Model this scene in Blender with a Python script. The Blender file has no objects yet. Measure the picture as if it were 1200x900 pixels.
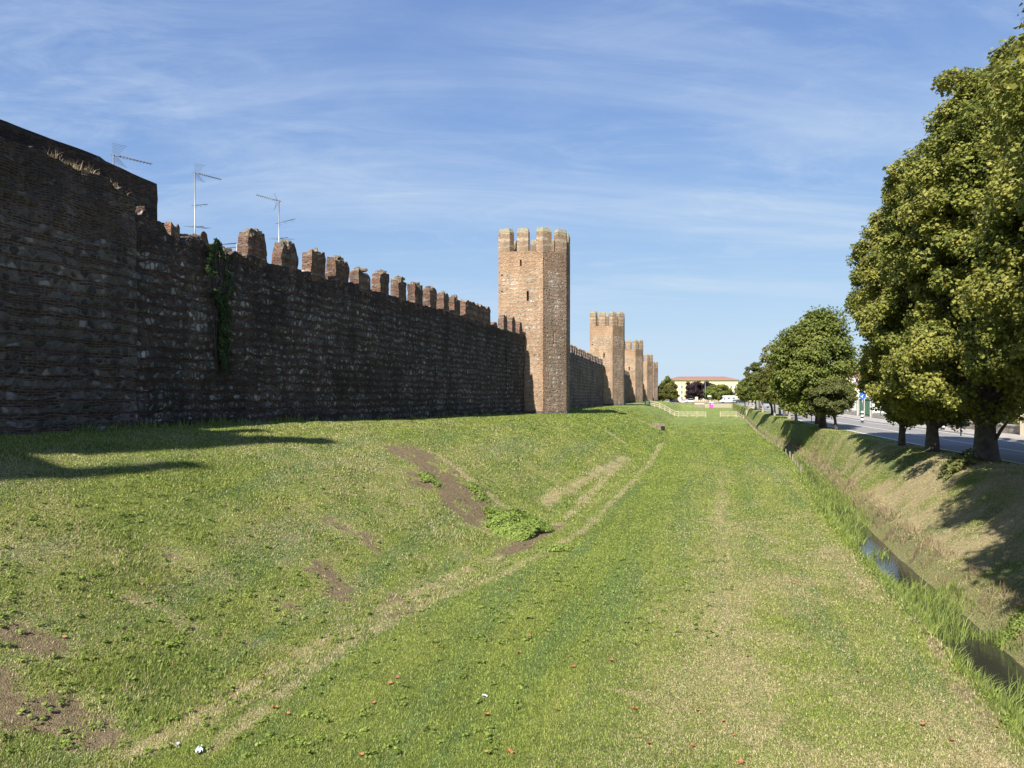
import bpy, bmesh, math, random
import numpy as np
from mathutils import Vector, Matrix

# ------------------------------------------------------------------ camera, light, exposure
scene = bpy.context.scene
col = scene.collection
EYE = 1.55; F = 832.0
cam_d = bpy.data.cameras.new('camera'); cam = bpy.data.objects.new('camera', cam_d); col.objects.link(cam)
cam.location = (0, 0, EYE); cam.rotation_euler = (math.radians(90), 0, 0)
cam_d.sensor_width = 36; cam_d.lens = F/1200*36; cam_d.shift_y = 0.0125
cam_d.clip_start = .1; cam_d.clip_end = 6000
scene.camera = cam

AZ = math.radians(26.4); EL = math.radians(43)
sun_d = bpy.data.lights.new('sun', 'SUN'); sun_d.energy = 4.6; sun_d.angle = math.radians(.53)
sun_d.color = (1.0, .94, .84)
sun = bpy.data.objects.new('sun', sun_d); col.objects.link(sun)
ldir = Vector((math.sin(AZ)*math.cos(EL), math.cos(AZ)*math.cos(EL), -math.sin(EL)))
sun.rotation_euler = ldir.to_track_quat('-Z', 'Y').to_euler(); sun.location = (-30, -60, 60)

world = bpy.data.worlds.new('World'); scene.world = world; world.use_nodes = True
wn = world.node_tree; wn.nodes.clear()
def nd(nt, t, **kw):
    n = nt.nodes.new(t)
    for k, v in kw.items():
        if k == 'op': n.operation = v
        else: setattr(n, k, v)
    return n
sky = nd(wn, 'ShaderNodeTexSky'); sky.sky_type = 'NISHITA'; sky.sun_disc = False
sky.sun_elevation = EL; sky.sun_rotation = AZ + math.pi
sky.air_density = 1.0; sky.dust_density = .10; sky.ozone_density = 2.6; sky.altitude = 0
tc = nd(wn, 'ShaderNodeTexCoord'); sep = nd(wn, 'ShaderNodeSeparateXYZ'); wn.links.new(tc.outputs['Generated'], sep.inputs[0])
zc = nd(wn, 'ShaderNodeMath', op='ADD'); wn.links.new(sep.outputs[2], zc.inputs[0]); zc.inputs[1].default_value = .12
zm = nd(wn, 'ShaderNodeMath', op='MAXIMUM'); wn.links.new(zc.outputs[0], zm.inputs[0]); zm.inputs[1].default_value = .05
dx = nd(wn, 'ShaderNodeMath', op='DIVIDE'); wn.links.new(sep.outputs[0], dx.inputs[0]); wn.links.new(zm.outputs[0], dx.inputs[1])
dy = nd(wn, 'ShaderNodeMath', op='DIVIDE'); wn.links.new(sep.outputs[1], dy.inputs[0]); wn.links.new(zm.outputs[0], dy.inputs[1])
cb = nd(wn, 'ShaderNodeCombineXYZ'); wn.links.new(dx.outputs[0], cb.inputs[0]); wn.links.new(dy.outputs[0], cb.inputs[1])
def wnoise(rot, sc, scale, detail, rough, dist, lo, hi):
    mp = nd(wn, 'ShaderNodeMapping'); mp.inputs['Rotation'].default_value = (0, 0, math.radians(rot)); mp.inputs['Scale'].default_value = sc
    wn.links.new(cb.outputs[0], mp.inputs[0])
    n = nd(wn, 'ShaderNodeTexNoise'); n.inputs['Scale'].default_value = scale; n.inputs['Detail'].default_value = detail
    n.inputs['Roughness'].default_value = rough; n.inputs['Distortion'].default_value = dist
    wn.links.new(mp.outputs[0], n.inputs['Vector'])
    r = nd(wn, 'ShaderNodeMapRange'); r.interpolation_type = 'SMOOTHSTEP'
    r.inputs[1].default_value = lo; r.inputs[2].default_value = hi
    wn.links.new(n.outputs[0], r.inputs[0]); return r.outputs[0]
def wm(a, b, op='MULTIPLY'):
    m = nd(wn, 'ShaderNodeMath', op=op)
    for i, q in enumerate((a, b)):
        if isinstance(q, (int, float)): m.inputs[i].default_value = q
        else: wn.links.new(q, m.inputs[i])
    return m.outputs[0]
c1 = wnoise(-52, (.42, 1.4, 1), 1.1, 9, .62, .9, .38, .78)     # long wisps
c2 = wnoise(20, (1, 1, 1), .55, 5, .5, .3, .28, .62)            # where they gather
c3 = wnoise(-48, (.5, 1.2, 1), 3.2, 8, .7, 1.4, .40, .85)
cl = wm(wm(wm(c1, .75), wm(c3, .45), 'ADD'), c2)
cl = wm(wm(cl, .80), wm(wm(wm(sep.outputs[2], -1.9), 1.45, 'ADD'), .35, 'MAXIMUM'))
clm = nd(wn, 'ShaderNodeMath', op='MINIMUM'); wn.links.new(cl, clm.inputs[0]); clm.inputs[1].default_value = .8
mx = nd(wn, 'ShaderNodeMix', data_type='RGBA'); wn.links.new(clm.outputs[0], mx.inputs[0])
tint = nd(wn, 'ShaderNodeMix', data_type='RGBA', blend_type='MULTIPLY'); tint.inputs[0].default_value = 1
wn.links.new(sky.outputs[0], tint.inputs[6]); tint.inputs[7].default_value = (1.02, 1.0, 1.10, 1)
wn.links.new(tint.outputs[2], mx.inputs[6]); mx.inputs[7].default_value = (7.6, 8.3, 9.6, 1)
bg = nd(wn, 'ShaderNodeBackground'); bg.inputs['Strength'].default_value = .0715
wo = nd(wn, 'ShaderNodeOutputWorld'); # soft shoulder per channel so the low sky pales without clipping
sc_ = nd(wn, 'ShaderNodeSeparateColor'); wn.links.new(mx.outputs[2], sc_.inputs[0]); cc_ = nd(wn, 'ShaderNodeCombineColor')
for i_, (L_, s_) in enumerate(((4.5, 1.26), (5.7, 1.42), (6.5, 1.95))):
    e_ = wm(wm(sc_.outputs[i_], -s_/L_), 0.0, 'ADD'); x_ = nd(wn, 'ShaderNodeMath', op='EXPONENT'); wn.links.new(e_, x_.inputs[0])
    wn.links.new(wm(wm(wm(x_.outputs[0], -1.0), 1.0, 'ADD'), L_), cc_.inputs[i_])
wn.links.new(cc_.outputs[0], bg.inputs[0]); wn.links.new(bg.outputs[0], wo.inputs[0])

scene.view_settings.view_transform = 'Standard'; scene.view_settings.look = 'None'
scene.view_settings.gamma = 1; scene.view_settings.use_curve_mapping = False
scene.view_settings.exposure = 1.05
scene.cycles.max_bounces = 6; scene.cycles.transparent_max_bounces = 6

# ------------------------------------------------------------------ tagging and mesh helpers
def tag(o, label=None, cat=None, group=None, kind=None):
    if label: o['label'] = label
    if cat: o['category'] = cat
    if group: o['group'] = group
    if kind: o['kind'] = kind
    return o
def empty(name, loc=(0, 0, 0), rz=0.0):
    o = bpy.data.objects.new(name, None); col.objects.link(o); o.location = loc; o.rotation_euler = (0, 0, rz)
    o.empty_display_size = .3; return o
def link(name, me, parent=None):
    o = bpy.data.objects.new(name, me); col.objects.link(o)
    if parent: o.parent = parent
    return o
def copy_tree(o, parent=None):
    c = o.copy(); col.objects.link(c)
    if parent: c.parent = parent; c.matrix_parent_inverse = Matrix()
    for ch in list(o.children): copy_tree(ch, c)
    return c
def np_mesh(name, V, Fc, mats=(), attrs=None, fattrs=None, uv=None, smooth=False, mi=None):
    """V (n,3), Fc (m,k) constant k"""
    V = np.asarray(V, np.float32); Fc = np.asarray(Fc, np.int32)
    me = bpy.data.meshes.new(name); m, k = Fc.shape
    me.vertices.add(len(V)); me.vertices.foreach_set('co', V.ravel())
    me.loops.add(m*k); me.loops.foreach_set('vertex_index', Fc.ravel())
    me.polygons.add(m); me.polygons.foreach_set('loop_start', np.arange(m, dtype=np.int32)*k)
    try: me.polygons.foreach_set('loop_total', np.full(m, k, np.int32))
    except Exception: pass
    me.polygons.foreach_set('use_smooth', np.full(m, bool(smooth)))
    for mt in mats: me.materials.append(mt)
    if mi is not None: me.polygons.foreach_set('material_index', np.asarray(mi, np.int32))
    if uv is not None:
        l = me.uv_layers.new(name='UVMap'); l.data.foreach_set('uv', np.asarray(uv, np.float32).ravel())
    for n_, a in (attrs or {}).items():
        t = me.attributes.new(n_, 'FLOAT', 'POINT'); t.data.foreach_set('value', np.asarray(a, np.float32))
    for n_, a in (fattrs or {}).items():
        t = me.attributes.new(n_, 'FLOAT', 'FACE'); t.data.foreach_set('value', np.asarray(a, np.float32))
    me.update(calc_edges=True); me.validate(); return me

class MB:
    """collects polygons; build() links them as one mesh object"""
    def __init__(s): s.v = []; s.f = []; s.uv = []; s.m = []; s.sm = []; s.at = []
    def quad(s, pts, m=0, uv=None, a=0.0, smooth=False):
        b = len(s.v); s.v += [tuple(p) for p in pts]; n = len(pts); s.f.append(tuple(range(b, b+n))); s.m.append(m)
        s.uv.append(uv or [(0, 0)]*n); s.sm.append(smooth); s.at += [a]*n
    def grid(s, P, UV, m=0, A=None, smooth=False, flip=False):
        P = np.asarray(P); nu, nv = P.shape[:2]; b = len(s.v); s.v += [tuple(p) for p in P.reshape(-1, 3)]
        s.at += list((A if A is not None else np.zeros((nu, nv))).ravel())
        U = np.asarray(UV)
        for i in range(nu-1):
            for j in range(nv-1):
                q = [(i, j), (i+1, j), (i+1, j+1), (i, j+1)]
                if flip: q = q[::-1]
                s.f.append(tuple(b+x*nv+y for x, y in q)); s.m.append(m); s.sm.append(smooth)
                s.uv.append([tuple(U[x, y]) for x, y in q])
    def box(s, x0, x1, y0, y1, z0, z1, m=0, M=None):
        c = [(x, y, z) for x in (x0, x1) for y in (y0, y1) for z in (z0, z1)]
        if M is not None: c = [tuple(M @ Vector(p)) for p in c]
        for f, ax in (((0, 1, 3, 2), 'x'), ((4, 6, 7, 5), 'x'), ((0, 4, 5, 1), 'y'), ((2, 3, 7, 6), 'y'), ((0, 2, 6, 4), 'z'), ((1, 5, 7, 3), 'z')):
            o = [((x, y, z)) for x in (x0, x1) for y in (y0, y1) for z in (z0, z1)]
            uv = [(o[i][1], o[i][2]) if ax == 'x' else (o[i][0], o[i][2]) if ax == 'y' else (o[i][0], o[i][1]) for i in f]
            s.quad([c[i] for i in f], m, uv)
    def tube(s, path, r, n=6, m=0, cap=True, smooth=True):
        P = [Vector(p) for p in path]; R = r if hasattr(r, '__len__') else [r]*len(P); rings = []
        ref = None
        for i, p in enumerate(P):
            t = (P[min(i+1, len(P)-1)]-P[max(i-1, 0)]).normalized()
            if ref is None or abs(ref.dot(t)) > .95: ref = Vector((0, 0, 1)) if abs(t.z) < .9 else Vector((1, 0, 0))
            a = t.cross(ref).normalized(); b = t.cross(a).normalized(); ref = -a.cross(t) if False else ref
            rings.append([p+a*math.cos(2*math.pi*k/n)*R[i]+b*math.sin(2*math.pi*k/n)*R[i] for k in range(n)])
        base = len(s.v)
        for g in rings: s.v += [tuple(q) for q in g]; s.at += [0]*n
        L = 0
        for i in range(len(P)-1):
            l2 = L+(P[i+1]-P[i]).length
            for k in range(n):
                k2 = (k+1) % n
                s.f.append((base+i*n+k, base+i*n+k2, base+(i+1)*n+k2, base+(i+1)*n+k)); s.m.append(m); s.sm.append(smooth)
                s.uv.append([(k*.2, L), (k*.2+.2, L), (k*.2+.2, l2), (k*.2, l2)])
            L = l2
        if cap:
            for i, rv in ((0, 1), (len(P)-1, 0)):
                f = tuple(base+i*n+k for k in range(n)); s.f.append(f if not rv else f[::-1]); s.m.append(m); s.sm.append(False); s.uv.append([(0, 0)]*n)
    def prism(s, poly, z0, z1, m=0, mtop=None, top=True, bottom=False, taper=1.0):
        n = len(poly); cx = sum(p[0] for p in poly)/n; cy = sum(p[1] for p in poly)/n
        tp = [(cx+(p[0]-cx)*taper, cy+(p[1]-cy)*taper) for p in poly]; u = 0
        for i in range(n):
            a, b = poly[i], poly[(i+1) % n]; c, d = tp[(i+1) % n], tp[i]; L = math.hypot(a[0]-b[0], a[1]-b[1])
            s.quad([(a[0], a[1], z0), (b[0], b[1], z0), (c[0], c[1], z1), (d[0], d[1], z1)], m, [(u, z0), (u+L, z0), (u+L, z1), (u, z1)]); u += L
        if top: s.quad([(p[0], p[1], z1) for p in tp], m if mtop is None else mtop, [(p[0], p[1]) for p in tp])
        if bottom: s.quad([(p[0], p[1], z0) for p in poly][::-1], m, [(p[0], p[1]) for p in poly][::-1])
    def build(s, name, mats, parent=None, attr=None):
        me = bpy.data.meshes.new(name); me.from_pydata(s.v, [], s.f)
        for mt in (mats if isinstance(mats, (list, tuple)) else [mats]): me.materials.append(mt)
        me.polygons.foreach_set('material_index', s.m); me.polygons.foreach_set('use_smooth', s.sm)
        l = me.uv_layers.new(name='UVMap'); l.data.foreach_set('uv', [c for f in s.uv for p in f for c in p])
        if attr: t = me.attributes.new(attr, 'FLOAT', 'POINT'); t.data.foreach_set('value', np.asarray(s.at, np.float32))
        me.update(); return link(name, me, parent)

# ------------------------------------------------------------------ numpy value noise
def _h(ix, iy, iz, seed):
    n = (ix.astype(np.int64)*374761393 + iy.astype(np.int64)*668265263 + iz.astype(np.int64)*2147483647 + seed*1274126177) & 0xffffffff
    n = ((n ^ (n >> 13))*1274126177) & 0xffffffff
    n = ((n ^ (n >> 15))*2246822519) & 0xffffffff
    return ((n ^ (n >> 16)) & 0xffff)/65535.0
def vn(x, y, z=None, seed=0):
    x = np.asarray(x, float); y = np.asarray(y, float); z = np.zeros_like(x) if z is None else np.asarray(z, float)
    xi, yi, zi = np.floor(x), np.floor(y), np.floor(z); fx, fy, fz = x-xi, y-yi, z-zi
    fx, fy, fz = [t*t*(3-2*t) for t in (fx, fy, fz)]; r = 0
    for a in (0, 1):
        for b in (0, 1):
            for c in (0, 1):
                w = (fx if a else 1-fx)*(fy if b else 1-fy)*(fz if c else 1-fz)
                r = r + w*_h(xi+a, yi+b, zi+c, seed)
    return r
def fbm(x, y, z=None, seed=0, oct=4):
    r = 0; a = .5; t = 0
    for o in range(oct):
        k = 2.0**o; r = r+a*vn(np.asarray(x)*k, np.asarray(y)*k, None if z is None else np.asarray(z)*k, seed+o*17); t += a; a *= .5
    return r/t
def sstep(a, b, x): t = np.clip((np.asarray(x, float)-a)/(b-a), 0, 1); return t*t*(3-2*t)

# ------------------------------------------------------------------ site layout
TD = (math.sin(math.radians(13.44)), math.cos(math.radians(13.44)))     # direction of the far walls
def xw(y): y = np.asarray(y, float); return np.where(y < 64, 1.2+.33*(y-64), 1.2+.239*(y-64))
def xf(y):
    b = np.interp(y, [-60, 0, 9.3, 20, 45.8, 99.8, 146, 600], [-30, -8.4, -4.7, 0, 8.8, 22.8, 34.2, 34.2+454*.25]); return b
def xd(y): return np.interp(y, [-60, 0, 10.4, 23.9, 55.3, 78.7, 139.8, 600], [-14, 4.3, 7.5, 11.4, 21.5, 27.4, 45.6, 45.6+460*.29])
def dw(y): return np.interp(y, [20, 55, 80, 140], [2.1, 1.7, 1.2, .8])
def xr(y): return np.interp(y, [-60, 0, 28, 36.6, 54.4, 70.7, 98.7, 118, 177, 600], [-2, 12.7, 19.5, 21.2, 25.5, 29.2, 37.4, 42.8, 59.4, 59.4+423*.28])
def xt(y): return np.maximum(xr(y)-1.7, xd(y)+dw(y)+.5)
def ground_z(x, y):
    x = np.asarray(x, float); y = np.asarray(y, float)
    zw = np.interp(y, [-20, 28, 39, 58, 400], [.5, .47, .24, 0, 0])
    zf = np.interp(y, [30, 75], [-3.15, -2.65])
    t = np.clip((x-xw(y))/(xf(y)-xw(y)), 0, 1)
    e = np.interp(y, [10, 26, 64, 100], [1.25, 1.35, 2.4, 2.8])
    bulge = .10*np.exp(-((y-27)/5)**2)
    tt = np.clip(t**e, 0, 1); s = tt*tt*(3-2*tt)
    z = zw+(zf-zw)*s
    z = z+(fbm(x*.35, y*.35, seed=3)-.5)*.34*np.sin(np.pi*np.clip(t, 0, 1))
    # worn hollow and spur half-way along the slope
    hol = np.exp(-(((x+.6)-.48*(y-25.5))/1.1)**2)*np.exp(-((y-26.0)/3.8)**2)
    z = z-.28*hol
    # ditch
    a = x-xd(y); w = dw(y)
    d = np.interp(a/w, [-.12, .10, .3, .62, .8, 1.02], [0, -.55, -.95, -.95, -.6, .05])
    z = np.where(a > -.3, zf+d, z)
    # right bank
    b0 = xd(y)+w; t2 = np.clip((x-b0)/np.maximum(xt(y)-b0, .3), 0, 1)
    s2 = .35*t2+.65*t2*t2*(3-2*t2)
    z = np.where(x > b0, zf+(-1.0-zf)*s2+(fbm(x*.5, y*.5, seed=9)-.5)*.3*np.sin(np.pi*t2), z)
    z = np.where(x > xt(y), -1.0+.04*np.clip((xr(y)-x), 0, 1), z)
    z = np.where(x > xr(y)-.05, -1.05, z)
    k = sstep(276.5, 288, y)*(x > xw(y)+2)
    z = z*(1-k)+(-1.05)*k
    z = np.where(x < xw(y)-.8, zw, z)
    mic = (fbm(x*1.7, y*1.7, seed=5, oct=3)-.5)*.07*(x < xr(y)-.3)*(x > xw(y)+.1)*(k < .5)
    return z+mic
def cast(u, v):
    dxx, dz = (u-600)/F, -(v-465)/F
    ys = np.concatenate([np.arange(4, 60, .05), np.arange(60, 300, .25)])
    g = ground_z(dxx*ys, ys); zz = EYE+dz*ys; i = np.argmax(zz < g); y = ys[i] if zz[i] < g[i] else 300
    return dxx*y, y, float(ground_z(dxx*y, y))
def cast_arr(pts): return np.array([cast(*p) for p in pts])
def at_depth(u, v, y): return ((u-600)/F*y, y, EYE-(v-465)/F*y)

# places without much green, read as (dry straw, bare soil)
_lines = []
def _seg(pts, w, dry, soil): _lines.append((cast_arr(pts)[:, :2], w, dry, soil))
_seg([(130, 900), (300, 800), (400, 738), (500, 690), (590, 650), (660, 610), (700, 570), (735, 536)], .16, .75, .25)
_seg([(250, 880), (330, 815), (420, 745), (520, 700), (600, 668), (680, 625), (760, 545), (775, 520)], .13, .6, .1)
_seg([(590, 648), (625, 632), (650, 618)], .26, .2, 1.0)
_seg([(482, 530), (510, 552), (540, 590), (556, 606)], .85, .3, 1.0)
_seg([(512, 572), (552, 588)], .95, .2, .9)
_seg([(0, 820), (60, 840), (110, 862)], .45, .5, .8)
_seg([(150, 700), (190, 715), (235, 742)], .2, .5, .5)
_seg([(20, 745), (60, 760)], .25, .5, .7)
_seg([(510, 532), (560, 570), (600, 600)], .2, .8, .3)
_seg([(640, 590), (690, 560), (735, 536)], .25, .8, .35)
_seg([(715, 508), (730, 518)], .3, .8, .4)
_seg([(700, 805), (745, 815), (820, 840)], .10, .7, .0)
_seg([(1060, 700), (1110, 790), (1190, 890)], .17, .6, .55)
_seg([(735, 488), (765, 500), (790, 506), (880, 508)], .35, .5, .25)
def _q(u, v): a = cast(u, v); return a[0]-.29*a[1]
GS = (_q(845, 610), _q(885, 640), _q(640, 760))
def cover(x, y):
    q = x-.29*y
    n1 = fbm(q*.45+3, y*.16, seed=21); n2 = fbm(x*1.3, y*1.1, seed=31); n3 = fbm(x*.25, y*.25, seed=41)
    dry = np.clip((n1*.5+n2*.35+fbm(x*4, y*4, seed=33)*.15-.375)*3.6, 0, 1)
    right = sstep(-3.5, 2.2, q)*(x < xd(y))          # the mown floor dries towards the ditch
    floor_ = (x > xf(y))*(x < xd(y))
    near = np.clip(1-(y-14)/45, 0, 1)
    dry = dry*(.06+.62*right*near*floor_+.38*(x < xf(y))*near)+(.20*right*floor_+.07*(x < xf(y)))*near
    # two greener mower tracks down the floor
    dry = np.clip(dry+(.34*np.exp(-((q-GS[0])/.22)**2)*np.clip(1-abs(y-30)/16, 0, 1)-.20*np.exp(-((q-GS[1])/.45)**2)-.22*np.exp(-((q-GS[2])/.5)**2))*floor_, 0, 1)
    rb = (x > xd(y)+dw(y)*.9)*(x < xr(y))
    dry = np.where(rb, np.clip((n2*.6+n3*.4-.36)*3.5, 0, 1)*(.90*np.clip(1.25-(y-20)/45, .25, 1))+.12*(y < 40), dry)
    soil = np.clip((n2*.45+n3*.25+fbm(x*3.1, y*3.1, seed=35)*.3-.535)*7, 0, 1)*near*.75*(x < xf(y)+.2)
    soil = np.maximum(soil, np.clip((n2-.64)*6, 0, 1)*rb*.5*np.clip(1-(y-20)/40, 0, 1))
    ed = np.exp(-((x-xd(y)+.25)/.35)**2); dry = dry*(1-.8*ed)
    for P, w, d_, s_ in _lines:
        best = np.full(np.shape(x), 1e9)
        for (ax, ay), (bx, by) in zip(P[:-1], P[1:]):
            L2 = (bx-ax)**2+(by-ay)**2+1e-9; t = np.clip(((x-ax)*(bx-ax)+(y-ay)*(by-ay))/L2, 0, 1)
            best = np.minimum(best, np.hypot(x-ax-t*(bx-ax), y-ay-t*(by-ay)))
        g = np.clip(1.5*np.exp(-(best/(w*(.3+1.5*n2+.5*vn(x*9, y*9, seed=73))))**2)*np.clip(-.35+2.2*fbm(x*2.2, y*2.2, seed=71), 0, 1), 0, 1)
        dry = np.maximum(dry, g*d_); soil = np.maximum(soil, g*s_)
    dt = (x-xd(y))/dw(y); inn = (dt > .08)*(dt < .62); up = (dt >= .62)*(dt < 1.05); soil = np.maximum(soil, inn*.9+up*np.clip((n2-.5)*4, 0, .6)); dry = np.where(inn, .2, np.where(up, .5, dry))
    return np.clip(dry, 0, 1), np.clip(soil, 0, 1)
# ------------------------------------------------------------------ materials
def newmat(name):
    m = bpy.data.materials.new(name); m.use_nodes = True; nt = m.node_tree; nt.nodes.clear()
    o = nd(nt, 'ShaderNodeOutputMaterial'); b = nd(nt, 'ShaderNodeBsdfPrincipled'); nt.links.new(b.outputs[0], o.inputs[0]); return m, nt, b
class G:
    """tiny node-expression helper"""
    def __init__(s, nt): s.nt = nt
    def _in(s, sock, v):
        if isinstance(v, bpy.types.NodeSocket): s.nt.links.new(v, sock)
        elif isinstance(v, (tuple, list)): sock.default_value = tuple(v)+((1,) if len(v) == 3 and len(sock.default_value) == 4 else ())
        else: sock.default_value = v
    def m(s, op, a, b=0.0, c=None, clamp=False):
        n = nd(s.nt, 'ShaderNodeMath', op=op); n.use_clamp = clamp; s._in(n.inputs[0], a); s._in(n.inputs[1], b)
        if c is not None: s._in(n.inputs[2], c)
        return n.outputs[0]
    def mix(s, f, a, b, bt='MIX'):
        n = nd(s.nt, 'ShaderNodeMix', data_type='RGBA', blend_type=bt); s._in(n.inputs[0], f); s._in(n.inputs[6], a); s._in(n.inputs[7], b); return n.outputs[2]
    def noise(s, vec, scale, detail=3, rough=.5, dist=0.0, out=0):
        n = nd(s.nt, 'ShaderNodeTexNoise'); s._in(n.inputs['Vector'], vec); n.inputs['Scale'].default_value = scale
        n.inputs['Detail'].default_value = detail; n.inputs['Roughness'].default_value = rough; n.inputs['Distortion'].default_value = dist; return n.outputs[out]
    def ss(s, v, a, b, c=0.0, d=1.0):
        n = nd(s.nt, 'ShaderNodeMapRange'); n.interpolation_type = 'SMOOTHSTEP'; s._in(n.inputs[0], v)
        for i, q in zip((1, 2, 3, 4), (a, b, c, d)): s._in(n.inputs[i], q)
        return n.outputs[0]
    def ramp(s, f, stops, interp='LINEAR'):
        n = nd(s.nt, 'ShaderNodeValToRGB'); s._in(n.inputs[0], f); cr = n.color_ramp; cr.interpolation = interp
        while len(cr.elements) < len(stops): cr.elements.new(.5)
        for e, (p, c) in zip(cr.elements, stops): e.position = p; e.color = tuple(c)+(1,)
        return n.outputs[0]
    def sep(s, v): n = nd(s.nt, 'ShaderNodeSeparateXYZ'); s._in(n.inputs[0], v); return n.outputs
    def comb(s, x, y, z=0.0):
        n = nd(s.nt, 'ShaderNodeCombineXYZ'); s._in(n.inputs[0], x); s._in(n.inputs[1], y); s._in(n.inputs[2], z); return n.outputs[0]
    def attr(s, name, out=2): n = nd(s.nt, 'ShaderNodeAttribute'); n.attribute_name = name; return n.outputs[out]
    def uv(s): return nd(s.nt, 'ShaderNodeTexCoord').outputs['UV']
    def pos(s): return nd(s.nt, 'ShaderNodeNewGeometry').outputs['Position']
    def bump(s, h, strength=1.0, dist=.05):
        n = nd(s.nt, 'ShaderNodeBump'); s._in(n.inputs['Height'], h); n.inputs['Strength'].default_value = strength; n.inputs['Distance'].default_value = dist; return n.outputs[0]

def simple(name, color, rough=.7, metal=0.0, var=.15, scale=3.0, bump=0.0):
    m, nt, b = newmat(name); g = G(nt); n = g.noise(g.pos(), scale, 4, .6)
    k = g.ss(n, .3, .7, 1-var, 1+var)
    b.inputs['Roughness'].default_value = rough; b.inputs['Metallic'].default_value = metal
    nt.links.new(g.mix(1.0, color, g.comb(k, k, k), 'MULTIPLY'), b.inputs['Base Color'])
    if bump: nt.links.new(g.bump(n, bump, .02), b.inputs['Normal'])
    return m

def masonry(name, period=.42, sfrac=.55, cell=.22, stone=((.05, .055, .06), (.30, .29, .27)), brickc=((.20, .085, .05), (.33, .17, .10)),
            mortar=(.28, .25, .21), dark=1.0, soot=.5, big=False, lichen=.0, speckle=0.0, bumpd=.06, plainattr=True, bandm=1.0, wob=1.0):
    m, nt, b = newmat(name); g = G(nt); uv = g.uv()
    n_low = g.noise(uv, .9, 2, .5); n_mid = g.noise(uv, 4.0, 3, .6); n_hi = g.noise(uv, 22, 3, .7)
    s_ = g.sep(uv); u, v = s_[0], s_[1]
    v2 = g.m('ADD', v, g.m('MULTIPLY', g.m('SUBTRACT', n_low, .5), .34*wob)); v2 = g.m('ADD', v2, g.m('MULTIPLY', g.m('SUBTRACT', n_mid, .5), .08))
    band = g.m('FRACT', g.m('DIVIDE', v2, period))
    vf = g.m('MULTIPLY', g.m('SUBTRACT', g.noise(g.comb(g.m('MULTIPLY', u, .55), v), 1.1, 3, .6), .5), 1.9); e0 = g.m('ADD', sfrac, vf)
    inb = g.m('MULTIPLY', g.ss(band, .02, .10), g.ss(band, e0, g.m('ADD', e0, .08), 1, 0))
    if big: inb = g.ss(g.noise(g.comb(g.m('MULTIPLY', u, .30), g.m('MULTIPLY', v2, 1.5)), 1.6, 3, .6), .40, .46)
    vor = nd(nt, 'ShaderNodeTexVoronoi'); vor.feature = 'DISTANCE_TO_EDGE'; vc = nd(nt, 'ShaderNodeTexVoronoi')
    du = g.m('ADD', g.m('DIVIDE', u, cell), g.m('MULTIPLY', n_mid, .5)); dv = g.m('DIVIDE', v2, period*.62 if not big else cell*.78)
    cvec = g.comb(du, dv)
    for q in (vor, vc): nt.links.new(cvec, q.inputs['Vector']); q.inputs['Scale'].default_value = 1; q.inputs['Randomness'].default_value = .85
    edge = vor.outputs['Distance']; cr = g.sep(vc.outputs['Color'])
    smask = g.m('MULTIPLY', g.ss(edge, .05, .14), inb)
    if speckle: smask = g.m('MULTIPLY', smask, g.ss(cr[1], speckle, speckle+.05))
    pl = g.attr('plain') if plainattr else None
    if pl is not None:
        pl = g.ss(g.m('ADD', pl, g.m('MULTIPLY', g.m('SUBTRACT', n_mid, .5), .7)), .45, .6)
        smask = g.m('MULTIPLY', smask, g.m('SUBTRACT', 1.0, pl))
    scol = g.ramp(cr[0], [(0, stone[0]), (.45, tuple(.6*a+.4*c for a, c in zip(*stone))), (.85, stone[1]), (1, tuple(min(.56, c*1.9) for c in stone[1]))])
    scol = g.mix(g.ss(n_hi, .3, .75, 0, .5), scol, tuple(c*.55 for c in stone[1]))
    bt = nd(nt, 'ShaderNodeTexBrick'); bt.inputs['Scale'].default_value = 1; bt.inputs['Brick Width'].default_value = .27; bt.inputs['Row Height'].default_value = .078
    bt.inputs['Mortar Size'].default_value = .011; bt.inputs['Bias'].default_value = 0; bt.inputs['Mortar Smooth'].default_value = .3
    bt.inputs['Color1'].default_value = (0, 0, 0, 1); bt.inputs['Color2'].default_value = (1, 1, 1, 1); bt.inputs['Mortar'].default_value = (.5, .5, .5, 1)
    nt.links.new(g.comb(u, g.m('ADD', v2, 0.0)), bt.inputs['Vector'])
    bn = g.noise(g.comb(g.m('MULTIPLY', u, 5.0), g.m('MULTIPLY', v2, 12.9)), 1.0, 2, .6)
    bcol = g.mix(bt.outputs[0], brickc[0], brickc[1]); bcol = g.mix(g.ss(bn, .3, .7), tuple(.55*c for c in brickc[0]), bcol)
    bcol = g.mix(g.ss(bn, .60, .72, 0, .75), bcol, tuple(min(.6, 1.35*c) for c in brickc[1]))
    bcol = g.mix(g.ss(bt.outputs['Fac'], .3, .9), bcol, mortar)
    base = g.mix(g.m('MULTIPLY', g.m('MULTIPLY', inb, bandm), g.m('SUBTRACT', 1.0, pl) if pl is not None else 1.0), bcol, mortar)
    c = g.mix(smask, base, scol)
    if soot:
        st = g.noise(g.comb(g.m('MULTIPLY', u, 1.4), g.m('MULTIPLY', v, .28)), 1.0, 4, .6)
        c = g.mix(g.ss(st, .40, .66, 0, soot), c, (.018, .016, .016))
        c = g.mix(g.ss(g.noise(uv, .55, 4, .65), .42, .62, 0, soot*.8), c, tuple(.35*q for q in mortar))
    big_v = g.ss(g.noise(uv, .25, 3, .6), .3, .7, .82, 1.16); c = g.mix(1.0, c, g.comb(big_v, big_v, big_v), 'MULTIPLY')
    if lichen:
        top = g.ss(v, lichen, lichen+1.2)
        c = g.mix(g.m('MULTIPLY', g.ss(g.noise(uv, 2.2, 4, .7), .44, .60), top), c, (.24, .19, .07))
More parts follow.
